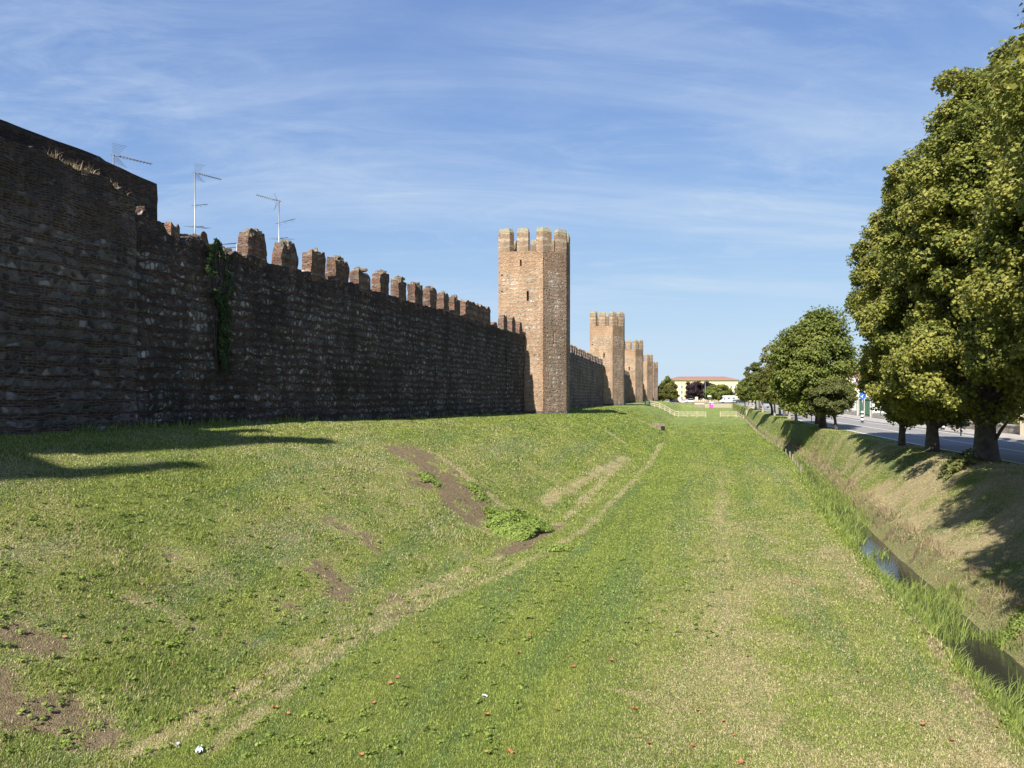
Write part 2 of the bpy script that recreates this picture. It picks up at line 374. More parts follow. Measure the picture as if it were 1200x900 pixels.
    if dark != 1.0: c = g.mix(1.0, c, (dark, dark, dark), 'MULTIPLY')
    nt.links.new(c, b.inputs['Base Color']); b.inputs['Roughness'].default_value = .93
    b.inputs['Specular IOR Level'].default_value = .15
    h = g.m('ADD', g.m('MULTIPLY', g.m('MULTIPLY', g.ss(edge, .0, .35), inb), .8), g.m('MULTIPLY', n_hi, .35))
    h = g.m('ADD', h, g.m('MULTIPLY', bn, .3)); nt.links.new(g.bump(h, .9, bumpd), b.inputs['Normal']); return m

M = {}
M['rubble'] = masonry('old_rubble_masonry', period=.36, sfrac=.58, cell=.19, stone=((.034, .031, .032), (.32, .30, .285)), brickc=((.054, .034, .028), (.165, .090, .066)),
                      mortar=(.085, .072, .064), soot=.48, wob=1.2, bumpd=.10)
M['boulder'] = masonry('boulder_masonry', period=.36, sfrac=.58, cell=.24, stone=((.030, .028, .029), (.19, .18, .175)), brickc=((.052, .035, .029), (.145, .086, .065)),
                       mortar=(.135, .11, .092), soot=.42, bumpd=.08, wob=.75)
M['tower'] = masonry('tower_masonry', period=.40, sfrac=.55, cell=.21, stone=((.13, .12, .10), (.52, .46, .38)), brickc=((.31, .17, .10), (.49, .315, .195)),
                     mortar=(.47, .36, .25), soot=.14, speckle=.25, bumpd=.05, bandm=.3)
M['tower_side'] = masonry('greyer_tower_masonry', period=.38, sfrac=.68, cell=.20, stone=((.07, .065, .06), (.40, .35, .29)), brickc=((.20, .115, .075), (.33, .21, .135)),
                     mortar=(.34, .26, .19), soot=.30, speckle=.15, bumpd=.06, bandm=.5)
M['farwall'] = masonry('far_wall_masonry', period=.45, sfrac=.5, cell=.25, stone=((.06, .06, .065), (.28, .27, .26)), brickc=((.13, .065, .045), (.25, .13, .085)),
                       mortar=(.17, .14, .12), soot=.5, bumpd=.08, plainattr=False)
M['merlon'] = masonry('merlon_brick', period=.42, sfrac=.30, cell=.2, stone=((.07, .065, .06), (.30, .27, .24)), brickc=((.13, .05, .032), (.27, .13, .08)),
                      mortar=(.20, .16, .125), soot=.40, speckle=.55, bumpd=.08, plainattr=False)
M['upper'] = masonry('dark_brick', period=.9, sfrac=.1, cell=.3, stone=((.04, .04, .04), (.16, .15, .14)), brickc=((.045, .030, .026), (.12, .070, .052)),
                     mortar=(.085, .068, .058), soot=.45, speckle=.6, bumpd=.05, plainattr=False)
M['tmerlon'] = masonry('tower_merlon_brick', period=.6, sfrac=.25, cell=.2, stone=((.2, .17, .14), (.42, .36, .28)), brickc=((.26, .15, .095), (.38, .25, .165)),
                       mortar=(.40, .32, .23), soot=.3, speckle=.6, bumpd=.04, plainattr=False)
def _cap():
    m, nt, b = newmat('lichened_stone_cap'); g = G(nt); p = g.pos()
    c = g.ramp(g.noise(p, 3.5, 5, .7), [(.3, (.13, .11, .08)), (.5, (.30, .27, .20)), (.62, (.30, .24, .10)), (.75, (.36, .33, .26))])
    nt.links.new(c, b.inputs['Base Color']); b.inputs['Roughness'].default_value = .95
    nt.links.new(g.bump(g.noise(p, 9, 4, .7), .9, .08), b.inputs['Normal']); return m
M['cap'] = _cap()
M['dark'] = simple('dark_opening', (.012, .011, .011), .95)
M['rubcap'] = simple('weathered_rubble', (.19, .155, .11), .95, var=.5, scale=7, bump=.8)

# ground and grass share one recipe so blades and soil agree
def grass_color(g, rnd=None):
    p = g.pos(); dry = g.attr('dry'); soil = g.attr('soil')
    n1 = g.noise(p, .55, 4, .6); n2 = g.noise(p, 5.0, 3, .7); n3 = g.noise(p, .09, 2, .5)
    gr = g.ramp(n1, [(.30, (.135, .185, .046)), (.46, (.185, .235, .058)), (.60, (.24, .295, .066)), (.75, (.29, .335, .088))])
    gr = g.mix(g.ss(n3, .35, .65, 0, .5), gr, (.20, .275, .056))
    ps = g.sep(p); lane = g.noise(g.comb(g.m('MULTIPLY', g.m('SUBTRACT', ps[0], g.m('MULTIPLY', ps[1], .29)), 1.0), g.m('MULTIPLY', ps[1], .10)), 1.0, 3, .6)
    gr = g.mix(g.ss(lane, .50, .62, 0, .75), gr, (.115, .20, .075)); gr = g.mix(g.ss(lane, .48, .36, 0, .6), gr, (.30, .33, .075))
    gr = g.mix(g.ss(n2, .35, .7, 0, .55), gr, (.115, .155, .040))
    straw = g.ramp(n2, [(.3, (.34, .27, .14)), (.6, (.50, .41, .235)), (.8, (.60, .51, .32))])
    sl = g.ramp(g.noise(p, 9, 4, .7), [(.3, (.14, .105, .065)), (.6, (.26, .20, .12)), (.8, (.38, .30, .20))])
    return gr, straw, sl, dry, soil, n2
def _ground():
    m, nt, b = newmat('turf_and_soil'); g = G(nt); gr, straw, sl, dry, soil, n2 = grass_color(g); p = g.pos()
    nf = g.noise(p, 17, 4, .75); nu = g.ss(g.noise(p, 27, 3, .7), .34, .66)
    f = g.ss(g.m('SUBTRACT', dry, nu), -.18, .12)
    c = g.mix(f, gr, straw); c = g.mix(g.ss(nf, .50, .68, 0, .6), c, (.075, .095, .03)); c = g.mix(g.ss(nf, .48, .34, 0, .35), c, (.33, .37, .12))
    c = g.mix(g.ss(g.m('ADD', soil, g.m('MULTIPLY', g.m('SUBTRACT', nf, .5), .8)), .42, .62), c, sl)
    nt.links.new(c, b.inputs['Base Color']); b.inputs['Roughness'].default_value = .95; b.inputs['Specular IOR Level'].default_value = .1
    h = g.m('ADD', g.m('MULTIPLY', nf, .7), g.noise(p, 50, 2, .6)); nt.links.new(g.bump(h, 1.0, .07), b.inputs['Normal']); return m
def _blade():
    m, nt, b = newmat('grass_blades'); g = G(nt); gr, straw, sl, dry, soil, n2 = grass_color(g); r = g.attr('rnd'); r2 = g.attr('pick')
    f = g.ss(g.m('SUBTRACT', dry, r2), -.04, .04)
    c = g.mix(.15, gr, (.33, .37, .10)); c = g.mix(g.ss(r, .45, 1, 0, .8), c, (.52, .60, .15)); c = g.mix(g.ss(r, .0, .35, .6, 0), c, (.09, .14, .04))
    st = g.mix(r, (.36, .29, .15), (.74, .64, .40)); c = g.mix(f, c, st)
    o = [n for n in nt.nodes if n.type == 'OUTPUT_MATERIAL'][0]
    nt.nodes.remove(b); d = nd(nt, 'ShaderNodeBsdfDiffuse'); t = nd(nt, 'ShaderNodeBsdfTranslucent'); mxn = nd(nt, 'ShaderNodeMixShader'); mxn.inputs[0].default_value = .45
    nt.links.new(c, d.inputs[0]); nt.links.new(c, t.inputs[0]); nt.links.new(d.outputs[0], mxn.inputs[1]); nt.links.new(t.outputs[0], mxn.inputs[2]); nt.links.new(mxn.outputs[0], o.inputs[0]); return m
M['ground'] = _ground(); M['blade'] = _blade()
def leafmat(name, c0, c1, c2=None, trans=.35, odd=None):
    m, nt, b = newmat(name); g = G(nt); r = g.attr('rnd'); p = g.pos()
    st = [(0, c0), (.55, tuple(.5*a+.5*c for a, c in zip(c0, c1))), (.93, c1)]
    st.append((1, odd or c1)); c = g.ramp(r, st)
    c = g.mix(g.ss(g.noise(p, .5, 3, .6), .42, .62, 0, .55), c, c2 or c1)
    nt.nodes.remove(b); o = [n for n in nt.nodes if n.type == 'OUTPUT_MATERIAL'][0]
    d = nd(nt, 'ShaderNodeBsdfPrincipled'); d.inputs['Roughness'].default_value = .5; d.inputs['Specular IOR Level'].default_value = .25
    t = nd(nt, 'ShaderNodeBsdfTranslucent'); mxn = nd(nt, 'ShaderNodeMixShader'); mxn.inputs[0].default_value = trans
    nt.links.new(c, d.inputs['Base Color']); nt.links.new(c, t.inputs[0]); nt.links.new(d.outputs[0], mxn.inputs[1]); nt.links.new(t.outputs[0], mxn.inputs[2]); nt.links.new(mxn.outputs[0], o.inputs[0]); return m
M['plane'] = leafmat('plane_leaves', (.070, .10, .022), (.36, .365, .075), (.35, .33, .08), odd=(.32, .20, .03))
M['green'] = leafmat('green_leaves', (.07, .10, .022), (.24, .275, .055), (.23, .25, .06), odd=(.25, .20, .04))
M['globe'] = leafmat('small_dark_leaves', (.06, .075, .024), (.19, .20, .06), (.19, .195, .06))
M['sparse'] = leafmat('tired_leaves', (.14, .12, .045), (.28, .25, .10), (.20, .20, .08), odd=(.35, .2, .05))
M['yellowish'] = leafmat('yellowing_leaves', (.06, .08, .02), (.19, .17, .04), (.14, .15, .03), odd=(.3, .18, .04))
M['purple'] = leafmat('purple_leaves', (.022, .012, .018), (.060, .034, .042), (.045, .028, .04), trans=.2)
M['ivy'] = leafmat('ivy_leaves', (.010, .024, .007), (.048, .080, .016), (.028, .052, .010), odd=(.15, .18, .04), trans=.15)
M['reed'] = leafmat('reed_blades', (.09, .14, .03), (.40, .48, .13), (.26, .33, .08), odd=(.42, .36, .2), trans=.45)
M['weed'] = leafmat('weed_leaves', (.12, .18, .035), (.30, .38, .08), (.20, .28, .055))
M['drygrass'] = leafmat('dry_grass', (.20, .15, .085), (.44, .36, .22), (.34, .27, .16))
def _bark(name, a, b_, sc=5):
    m, nt, b = newmat(name); g = G(nt); p = g.pos(); n = g.noise(p, sc, 5, .7)
    nt.links.new(g.ramp(n, [(.3, a), (.65, b_)]), b.inputs['Base Color']); b.inputs['Roughness'].default_value = .9
    nt.links.new(g.bump(g.noise(p, sc*2.5, 4, .7), 1.0, .05), b.inputs['Normal']); return m
M['bark'] = _bark('dark_bark', (.035, .028, .024), (.12, .095, .075)); M['palebark'] = _bark('pale_bark', (.17, .14, .11), (.42, .36, .29))
def _asph():
    m, nt, b = newmat('asphalt'); g = G(nt); p = g.pos()
    n = g.noise(p, .5, 5, .6); f = g.noise(p, 60, 2, .6); c = g.ramp(n, [(.3, (.20, .19, .18)), (.7, (.28, .265, .25))]); c = g.mix(g.ss(f, .3, .7, 0, .35), c, (.13, .13, .13))
    c = g.mix(g.ss(g.noise(p, 1.3, 6, .75, .6), .60, .64, 0, .5), c, (.12, .115, .11))
    nt.links.new(c, b.inputs['Base Color']); b.inputs['Roughness'].default_value = .9; nt.links.new(g.bump(f, .4, .01), b.inputs['Normal']); return m
M['asphalt'] = _asph()
M['pave'] = simple('pavement', (.34, .31, .28), .9, var=.2, scale=1.5, bump=.2)
M['kerb'] = simple('kerb_stone', (.42, .40, .37), .85, var=.15)
M['paint'] = simple('road_paint', (.72, .72, .70), .7, var=.12, scale=6)
M['white'] = simple('white_paint', (.78, .78, .77), .5, var=.05)
M['metal'] = simple('galvanised_metal', (.30, .31, .325), .45, .7, var=.1)
M['antenna'] = simple('antenna_metal', (.13, .135, .145), .5, .3, var=.1)
M['rail'] = simple('grey_railing', (.26, .28, .32), .5, .2, var=.05)
M['wood'] = simple('pale_timber', (.40, .35, .245), .8, var=.25, scale=2)
M['woodgrey'] = simple('grey_timber', (.25, .21, .165), .9, var=.3, scale=3, bump=.5)
M['pink'] = simple('pink_plastic', (.80, .10, .42), .45, var=.04)
M['blue'] = simple('blue_sign', (.02, .13, .62), .4, var=.03)
M['black'] = simple('black_rubber', (.02, .02, .022), .7)
M['darkgreen'] = simple('green_gate', (.03, .10, .06), .6)
M['glass'] = simple('window_glass', (.03, .04, .05), .08, var=.1)
M['shutter'] = simple('pale_shutter', (.58, .60, .63), .6, var=.08)
M['yellow'] = simple('yellow_plaster', (.72, .60, .32), .9, var=.06, scale=.4)
M['cream'] = simple('cream_plaster', (.66, .58, .42), .9, var=.08, scale=.5)
M['stonelt'] = simple('pale_stone', (.36, .30, .25), .9, var=.3, scale=3, bump=.5)
M['brickpier'] = simple('old_brick', (.33, .20, .13), .9, var=.35, scale=5, bump=.5)
M['carwhite'] = simple('white_car_paint', (.78, .79, .80), .25, var=.02)
M['cardark'] = simple('dark_car_paint', (.03, .035, .045), .25, var=.02)
M['carsilver'] = simple('silver_car_paint', (.42, .44, .47), .3, .5, var=.02)
M['red'] = simple('red_sign', (.55, .04, .04), .5)
M['leaf_fallen'] = simple('fallen_leaf', (.30, .13, .06), .8, var=.4, scale=8)
M['litter'] = simple('pale_plastic', (.50, .54, .57), .35, var=.1)
def _roof():
    m, nt, b = newmat('clay_roof_tiles'); g = G(nt); uv = g.uv(); s_ = g.sep(uv); w = g.m('SINE', g.m('MULTIPLY', s_[0], 26.0))
    n = g.noise(g.comb(g.m('MULTIPLY', s_[0], 4.0), g.m('MULTIPLY', s_[1], 2.5)), 1.5, 4, .7); c = g.ramp(n, [(.3, (.20, .10, .07)), (.55, (.32, .165, .12)), (.75, (.38, .23, .17))])
    nt.links.new(c, b.inputs['Base Color']); b.inputs['Roughness'].default_value = .85; nt.links.new(g.bump(w, .7, .05), b.inputs['Normal']); return m
M['roof'] = _roof()
def _water():
    m, nt, b = newmat('ditch_water'); g = G(nt); p = g.pos(); b.inputs['Base Color'].default_value = (.030, .032, .022, 1); b.inputs['Roughness'].default_value = .06
    b.inputs['IOR'].default_value = 1.33; b.inputs['Specular IOR Level'].default_value = .9
    nt.links.new(g.bump(g.noise(p, 5, 3, .6), .15, .03), b.inputs['Normal']); return m
M['water'] = _water()

# ------------------------------------------------------------------ terrain
ys = np.concatenate([np.arange(-60, 4, 4.0), np.arange(4, 8, .5), np.arange(8, 34, .16), np.arange(34, 62, .35), np.arange(62, 130, .9), np.arange(130, 300, 2.5), [302, 310, 330, 360, 400, 480, 600, 900, 1500, 3000, 5000]])
rows = []
for y in ys:
    ye = min(y, 600.0)
    w0, f0, d0, w_, t0, r0 = float(xw(ye)), float(xf(ye)), float(xd(ye)), float(dw(ye)), float(xt(ye)), float(xr(ye))
    parts = [[-5000, -1200, -300, -80+w0*0, w0-9, w0-3, w0-.9, w0-.5], np.linspace(w0, f0, 70), np.linspace(f0, d0-.3, 72)[1:], d0+w_*np.array([-.1, 0, .1, .2, .3, .45, .62, .72, .8, .92, 1.02]),
             np.linspace(d0+w_+.02+.05, t0, 32), [t0+(r0-t0)*k for k in (.25, .5, .75, .97)], [r0+.1, r0+3.5, r0+7, r0+9, r0+14, r0+30, r0+100, r0+400, r0+1500, 6000]]
    xx = np.concatenate([np.asarray(p, float) for p in parts]); rows.append(np.maximum.accumulate(xx))
X = np.array(rows); Y = np.repeat(ys[:, None], X.shape[1], 1)
Z = ground_z(X, np.minimum(Y, 600)); Z = np.where(X < xw(np.minimum(Y, 600))-.8, np.interp(Y, [-20, 28, 39, 58], [.5, .47, .24, 0]), Z)
dr, so = cover(X, Y)
nr, nc = X.shape; idx = np.arange(nr*nc).reshape(nr, nc)
Fc = np.stack([idx[:-1, :-1], idx[:-1, 1:], idx[1:, 1:], idx[1:, :-1]], -1).reshape(-1, 4)
o = link('ground', np_mesh('ground', np.stack([X, Y, Z], -1).reshape(-1, 3), Fc, [M['ground']], {'dry': dr.ravel(), 'soil': so.ravel()}, smooth=True)); tag(o, kind='structure')

def strip(name, fx0, fx1, z, mat, yy, parent=None, kind='structure', n=2):
    V = []; Fq = []; 
    for y in yy:
        a, b_ = fx0(y), fx1(y)
        for k in range(n): V.append((a+(b_-a)*k/(n-1), y, z))
    for i in range(len(yy)-1):
        for k in range(n-1): Fq.append((i*n+k, i*n+k+1, (i+1)*n+k+1, (i+1)*n+k))
    o = link(name, np_mesh(name, V, Fq, [mat]), parent)
    if kind: tag(o, kind=kind)
    return o
yyr = np.concatenate([np.arange(-60, 200, 4.0), np.arange(200, 700, 20)])
road = strip('road', lambda y: xr(y), lambda y: xr(y)+6.6, -1.0, M['asphalt'], yyr)
mk = MB()
def yl(off, w, y0, y1, z=-.995):
    yy = np.arange(y0, y1+.01, 3)
    for a, b_ in zip(yy[:-1], yy[1:]): mk.quad([(xr(a)+off, a, z), (xr(a)+off+w, a, z), (xr(b_)+off+w, b_, z), (xr(b_)+off, b_, z)])
yl(.12, .13, -30, 240); yl(6.30, .13, -30, 240)
for y0 in np.arange(-20, 240, 3.0): yl(3.2, .12, y0, y0+3)
o = mk.build('road_markings', M['paint']); tag(o, kind='structure')
# pavement with kerb on the far side of the road
pv = MB()
for a, b_ in zip(yyr[:-1], yyr[1:]):
    if b_ > 264: break
    pv.quad([(xr(a)+6.60, a, -1.05), (xr(a)+6.60, a, -.88), (xr(b_)+6.60, b_, -.88), (xr(b_)+6.60, b_, -1.05)], 1)
    pv.quad([(xr(a)+6.60, a, -.88), (xr(a)+6.75, a, -.88), (xr(b_)+6.75, b_, -.88), (xr(b_)+6.60, b_, -.88)], 1)
    pv.quad([(xr(a)+6.75, a, -.88), (xr(a)+9.2, a, -.88), (xr(b_)+9.2, b_, -.88), (xr(b_)+6.75, b_, -.88)], 0)
    pv.quad([(xr(a)+9.2, a, -.88), (xr(a)+9.2, a, -1.06), (xr(b_)+9.2, b_, -1.06), (xr(b_)+9.2, b_, -.88)], 0)
o = pv.build('pavement', [M['pave'], M['kerb']]); tag(o, kind='structure')
cross = link('cross_road', np_mesh('cross_road', [(40, 291, -1.02), (360, 291, -1.02), (360, 330, -1.02), (40, 330, -1.02)], [(0, 1, 2, 3)], [M['asphalt']])); cross.location.z = .012; tag(cross, kind='structure')
wt = strip('water', lambda y: xd(y)+dw(y)*.05, lambda y: xd(y)+dw(y)*.9, 0, M['water'], np.arange(2, 150, 2.0))
for v in wt.data.vertices: v.co.z = float(np.interp(v.co.y, [30, 75], [-3.15, -2.65]))-.68

# ------------------------------------------------------------------ walls
def frame_rot(az): return math.pi/2-az
def rough_block(mb, x0, x1, y0, y1, z0, z1, cell, amp, seed, crown=0.0, m=0, mt=None, erode=0.0, org=0.0):
    """a masonry block as grids; noise moves its surface, crown rounds and breaks its top"""
    def disp(P):
        q = P*np.array([1.0, 1.0, 1.0]); d = np.stack([fbm(q[..., 0]*2.3+seed, q[..., 1]*2.3, q[..., 2]*2.3, seed=seed+k, oct=3)-.5 for k in range(3)], -1)
        big = np.stack([vn(q[..., 0]*6, q[..., 1]*6, q[..., 2]*6, seed=seed+50+k)-.5 for k in range(3)], -1)
        P2 = P+d*amp*2+big*amp*.9
        if crown:
            h = np.clip((P[..., 2]-(z1-crown))/crown, 0, 1); sh = 1-erode*h**1.6
            cx = (x0+x1)/2+(_h(np.array([seed]), np.array([1]), np.array([1]), 3)[0]-.5)*.3*(x1-x0); cy = (y0+y1)/2
            P2[..., 0] = cx+(P2[..., 0]-cx)*sh; P2[..., 1] = cy+(P2[..., 1]-cy)*(1-.35*erode*h)
            P2[..., 2] += (vn(P[..., 0]*4, P[..., 1]*4, seed=seed+9)-.5)*.30*h
        return P2
    nx, ny, nz = [max(1, int(round((b-a)/cell))) for a, b in ((x0, x1), (y0, y1), (z0, z1))]
    gx, gy, gz = np.linspace(x0, x1, nx+1), np.linspace(y0, y1, ny+1), np.linspace(z0, z1, nz+1)
    def face(A, B, fn, uvf, flip, m_):
        U, V_ = np.meshgrid(A, B, indexing='ij'); P = fn(U, V_); mb.grid(disp(P), np.stack(uvf(P), -1), m_, flip=flip)
    face(gx, gz, lambda a, b: np.stack([a, np.full_like(a, y0), b], -1), lambda P: (P[..., 0]+org, P[..., 2]), False, m)
    face(gx, gz, lambda a, b: np.stack([a, np.full_like(a, y1), b], -1), lambda P: (P[..., 0]+org, P[..., 2]), True, m)
    face(gy, gz, lambda a, b: np.stack([np.full_like(a, x0), a, b], -1), lambda P: (P[..., 1]+org, P[..., 2]), True, m)
    face(gy, gz, lambda a, b: np.stack([np.full_like(a, x1), a, b], -1), lambda P: (P[..., 1]+org, P[..., 2]), False, m)
    face(gx, gy, lambda a, b: np.stack([a, b, np.full_like(a, z1)], -1), lambda P: (P[..., 0]+org, P[..., 1]), False, m if mt is None else mt)
def rock(mb, c, r, seed, m=0):
    rg = np.random.RandomState(seed); n = 3
    mb.box(-r[0], r[0], -r[1], r[1], -r[2], r[2], m, Matrix.Translation(c) @ Matrix.Rotation(rg.rand()*3, 4, 'Z') @ Matrix.Rotation((rg.rand()-.5)*.5, 4, 'X') @ Matrix.Rotation((rg.rand()-.5)*.5, 4, 'Y'))

CA = math.cos(math.atan(.33)); AN = math.atan(.33)
Y0 = -14.0
def sN(y): return (y-Y0)/CA
near = empty('curtain_wall', (float(xw(Y0)), Y0, 0), frame_rot(AN))
tag(near, 'long dark rubble and brick town wall with worn battlements at the left', 'wall')
def near_top(y):
    t = np.interp(y, [-14, 22.0, 22.6, 23.1, 23.8, 24.4, 25.0, 25.6, 26.3, 26.6, 28, 55, 57, 64.5], [8.35, 8.4, 8.1, 7.6, 7.45, 7.32, 7.18, 7.22, 7.2, 7.12, 7.2, 7.2, 7.1, 7.1])
    r = np.interp(y, [22, 23, 27, 30, 64], [.25, .5, .34, .2, .12]); return t+(vn(y*3.1, y*0, seed=8)-.5)*r+(vn(y*8, y*0, seed=12)-.5)*.13
def near_off(y, z):
    o = np.where(y < 23.1, -.12, 0)+.0
    o = o+.14*np.exp(-((y-27.3)/.22)**2)*(z < 7)
    o = o+(fbm(y*1.2, z*1.2, seed=15)-.5)*.16+(vn(y*3.7, z*3.7, seed=16)-.5)*.07+(vn(y*7.5, z*7.5, seed=18)-.5)*.04
    return o
sy = np.unique(np.concatenate([np.arange(Y0, 14, 1.0), np.arange(14, 34, .12), np.arange(34, 64.2, .22), [58.78, 58.8, 58.98, 59.0, 23.09, 23.11]]))
sz = np.linspace(0, 1, 56)
YY, TT = np.meshgrid(sy, sz, indexing='ij'); top = near_top(YY); ZZ = -.8+(top+.8)*TT
off = near_off(YY, ZZ); slit = (np.abs(YY-58.89) < .1)*(ZZ > .5)*(ZZ < 5.9); off = off+slit*.35
P = np.stack([sN(YY), off, ZZ], -1); UVg = np.stack([sN(YY), ZZ], -1)
a_i = int(np.searchsorted(sy, 23.1))
A_pl = np.zeros_like(YY); A_pl = np.maximum(A_pl, .9*np.exp(-((YY-16.2)/1.0)**2)*(ZZ < 2.2)*(ZZ > .4)); A_pl = np.maximum(A_pl, .55*sstep(5.4, 6.6, ZZ))
A_pl = np.maximum(A_pl, .62*sstep(7.9, 6.2, ZZ)*0)
mb = MB(); mb.grid(P[:a_i+1], UVg[:a_i+1], 1, A=A_pl[:a_i+1], smooth=False); mb.grid(P[a_i:], UVg[a_i:], 0, A=A_pl[a_i:], smooth=False)
tp = np.stack([np.stack([sN(sy), near_off(sy, top[:, -1]), top[:, -1]], -1), np.stack([sN(sy), np.full_like(sy, .5), top[:, -1]+(vn(sy*5, sy*0+1, seed=2)-.5)*.2], -1),
               np.stack([sN(sy), np.full_like(sy, 1.3), top[:, -1]-.1], -1), np.stack([sN(sy), np.full_like(sy, 1.35), np.full_like(sy, -.8)], -1)], 1)
mb.grid(tp, np.stack([tp[..., 0], tp[..., 1]+tp[..., 2]], -1), 0)
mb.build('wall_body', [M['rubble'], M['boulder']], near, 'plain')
# crumbled bits along the broken top
cr = MB(); rg = np.random.RandomState(4)
for y in np.arange(22.9, 28.2, .16):
    rock(cr, (sN(y), .2+rg.rand()*.5, float(near_top(y))+.02), (.09+.08*rg.rand(), .1+.08*rg.rand(), .05+.05*rg.rand()), int(y*100))
for y in (24.85, 26.15): rough_block(cr, sN(y)-.22, sN(y)+.22, .05, .7, 7.0, 7.62-.1*(y > 26), .12, .06, int(y*10), crown=.2, erode=.2)
cr.build('broken_coping', [M['merlon']], near)
merl = [(28.35, 29.5, 8.38, 1), (30.45, 31.6, 8.40, 2), (32.55, 33.6, 8.42, 3), (34.4, 35.6, 8.45, 4), (36.45, 37.6, 8.25, 5), (38.6, 39.65, 8.5, 6), (40.7, 41.65, 8.5, 7), (42.7, 43.75, 8.5, 8), (44.75, 45.7, 8.55, 9), (46.7, 47.55, 8.5, 10), (48.45, 49.45, 8.55, 11)]
for a, b_, zt, sd in merl:
    mbk = MB(); rough_block(mbk, sN(a), sN(b_), .0, .52, 6.95, zt-.18, .105 if a < 36 else .16, .06, 60+sd*7, crown=(.5, .7, .3, .35, .25, .2, .2, .2, .2, .2, .2)[sd-1], erode=(.20, .40, .12, .16, .12, .1, .1, .1, .1, .1, .1)[sd-1], m=0, mt=1, org=sd*3.1)
    rg = np.random.RandomState(sd); cx = sN((a+b_)/2)
    for k in range(26):
        q = rg.rand(); w = (b_-a)*.40*(1-q*(.85 if sd < 3 else .55)); rock(mbk, (cx+(rg.rand()-.5)*2*w, .10+rg.rand()*.34, zt-.36+q*.34), (.06+.09*rg.rand(), .06+.08*rg.rand(), .04+.06*rg.rand()), sd*50+k, 1)
    mbk.build('merlon', [M['merlon'], M['rubcap']], near)
mbk = MB(); rough_block(mbk, sN(50.4), sN(55.3), .0, .55, 6.95, 8.42, .22, .045, 311, crown=.25, erode=.02, mt=1); mbk.build('parapet_block', [M['merlon'], M['rubcap']], near)
mbk = MB(); rough_block(mbk, sN(56.3), sN(57.0), .05, .5, 6.95, 7.45, .2, .06, 312, crown=.3, erode=.4); mbk.build('merlon', [M['merlon']], near)
for a, b_, zt, sd in ((58.3, 59.2, 8.3, 21), (60.4, 61.3, 8.35, 22), (62.4, 63.2, 8.25, 23)):
    mbk = MB(); rough_block(mbk, sN(a), sN(b_), .0, .5, 6.95, zt, .16, .04, 60+sd*7, crown=.5, erode=.35, mt=1); mbk.build('merlon', [M['merlon'], M['rubcap']], near)

upper = empty('raised_wall', (float(xw(Y0)), Y0, 0), frame_rot(AN))
tag(upper, 'dark upper brick wall rising behind the ledge of dry grass at the far left', 'wall')
mbk = MB()
ya = np.concatenate([np.arange(Y0, 14, 1.0), np.arange(14, 24.61, .2)]); tz = np.interp(ya, [-14, 14, 22.5, 22.6, 24.6], [9.2, 9.2, 9.2, 9.12, 8.97])+(vn(ya*2.2, ya*0, seed=77)-.5)*.03
zz = np.linspace(6.5, 1, 2)
PP = np.stack([np.stack([sN(ya), np.full_like(ya, .62)+(fbm(ya, ya*0+k, seed=44)-.5)*.06, 6.6+(tz-6.6)*k], -1) for k in np.linspace(0, 1, 10)], 1)
mbk.grid(PP, np.stack([PP[..., 0], PP[..., 2]], -1), 0)
T2 = np.stack([PP[:, -1], PP[:, -1]+np.array([0, .55, 0]), PP[:, 0]+np.array([0, .55, -3.0])], 1); mbk.grid(T2, np.stack([T2[..., 0], T2[..., 1]+T2[..., 2]], -1), 0)
zz = np.linspace(0, 1, 14); ex = np.stack([np.stack([np.full(14, sN(ya[-1])+.0)+(vn(zz*9, zz*0, seed=6)-.5)*.07, np.full(14, .62+d), 6.6+(tz[-1]-6.6)*zz], -1) for d in (0, .27, .55)], 0)
mbk.grid(ex, np.stack([ex[..., 1], ex[..., 2]], -1), 0)
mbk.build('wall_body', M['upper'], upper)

# far curtain walls with regular merlons
TA = math.radians(13.44); CT = math.cos(TA)
def tower_y(k): return (64.0, 128.0, 191.0, 256.0, 312.0)[k]
FWL = ['dark wall with many small merlons between the first and second towers', 'shaded wall between the second and third towers', 'narrow strip of shaded wall between the third and fourth towers', 'most distant strip of shaded wall beyond the fourth tower']
for k in range(4):
    ya_, yb_ = tower_y(k)+3.6, tower_y(k+1)+.8
    w = empty('curtain_wall', (float(xw(ya_)), ya_, 0), frame_rot(TA)); tag(w, FWL[k], 'wall', 'curtain walls between the towers')
    L = (yb_-ya_)/CT; s_ = np.arange(0, L+.01, .5 if k == 0 else 1.2); s_[-1] = L; mbk = MB(); zr = np.linspace(-.6, 6.9, 18)
    S, Zg = np.meshgrid(s_, zr, indexing='ij'); Pg = np.stack([S, (fbm(S*.8, Zg*.8, seed=k+91)-.5)*.12, Zg+(vn(S*2, S*0, seed=5)-.5)*.15*(Zg > 6.5)], -1)
    mbk.grid(Pg, np.stack([S+k*70, Zg], -1), 0)
    tpg = np.stack([Pg[:, -1], Pg[:, -1]+np.array([0, 1.3, 0]), Pg[:, 0]+np.array([0, 1.3, 0])], 1); mbk.grid(tpg, np.stack([tpg[..., 0], tpg[..., 1]+tpg[..., 2]], -1), 0)
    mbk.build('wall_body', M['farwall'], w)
    x = .5; i = 0; protos = []
    while x < L-1.2:
        if i < 4:
            mm = MB(); rough_block(mm, 0, 1.25, 0, .5, 6.75, 8.15+.1*(i % 2), .25, .05, 400+i+k*10, crown=.35, erode=.25, mt=1); mo = mm.build('merlon', [M['farwall'], M['cap']], w); protos.append(mo)
        else: mo = protos[(i*7) % 4].copy(); col.objects.link(mo); mo.parent = w
        mo.location = (x, 0, 0); x += 2.12; i += 1

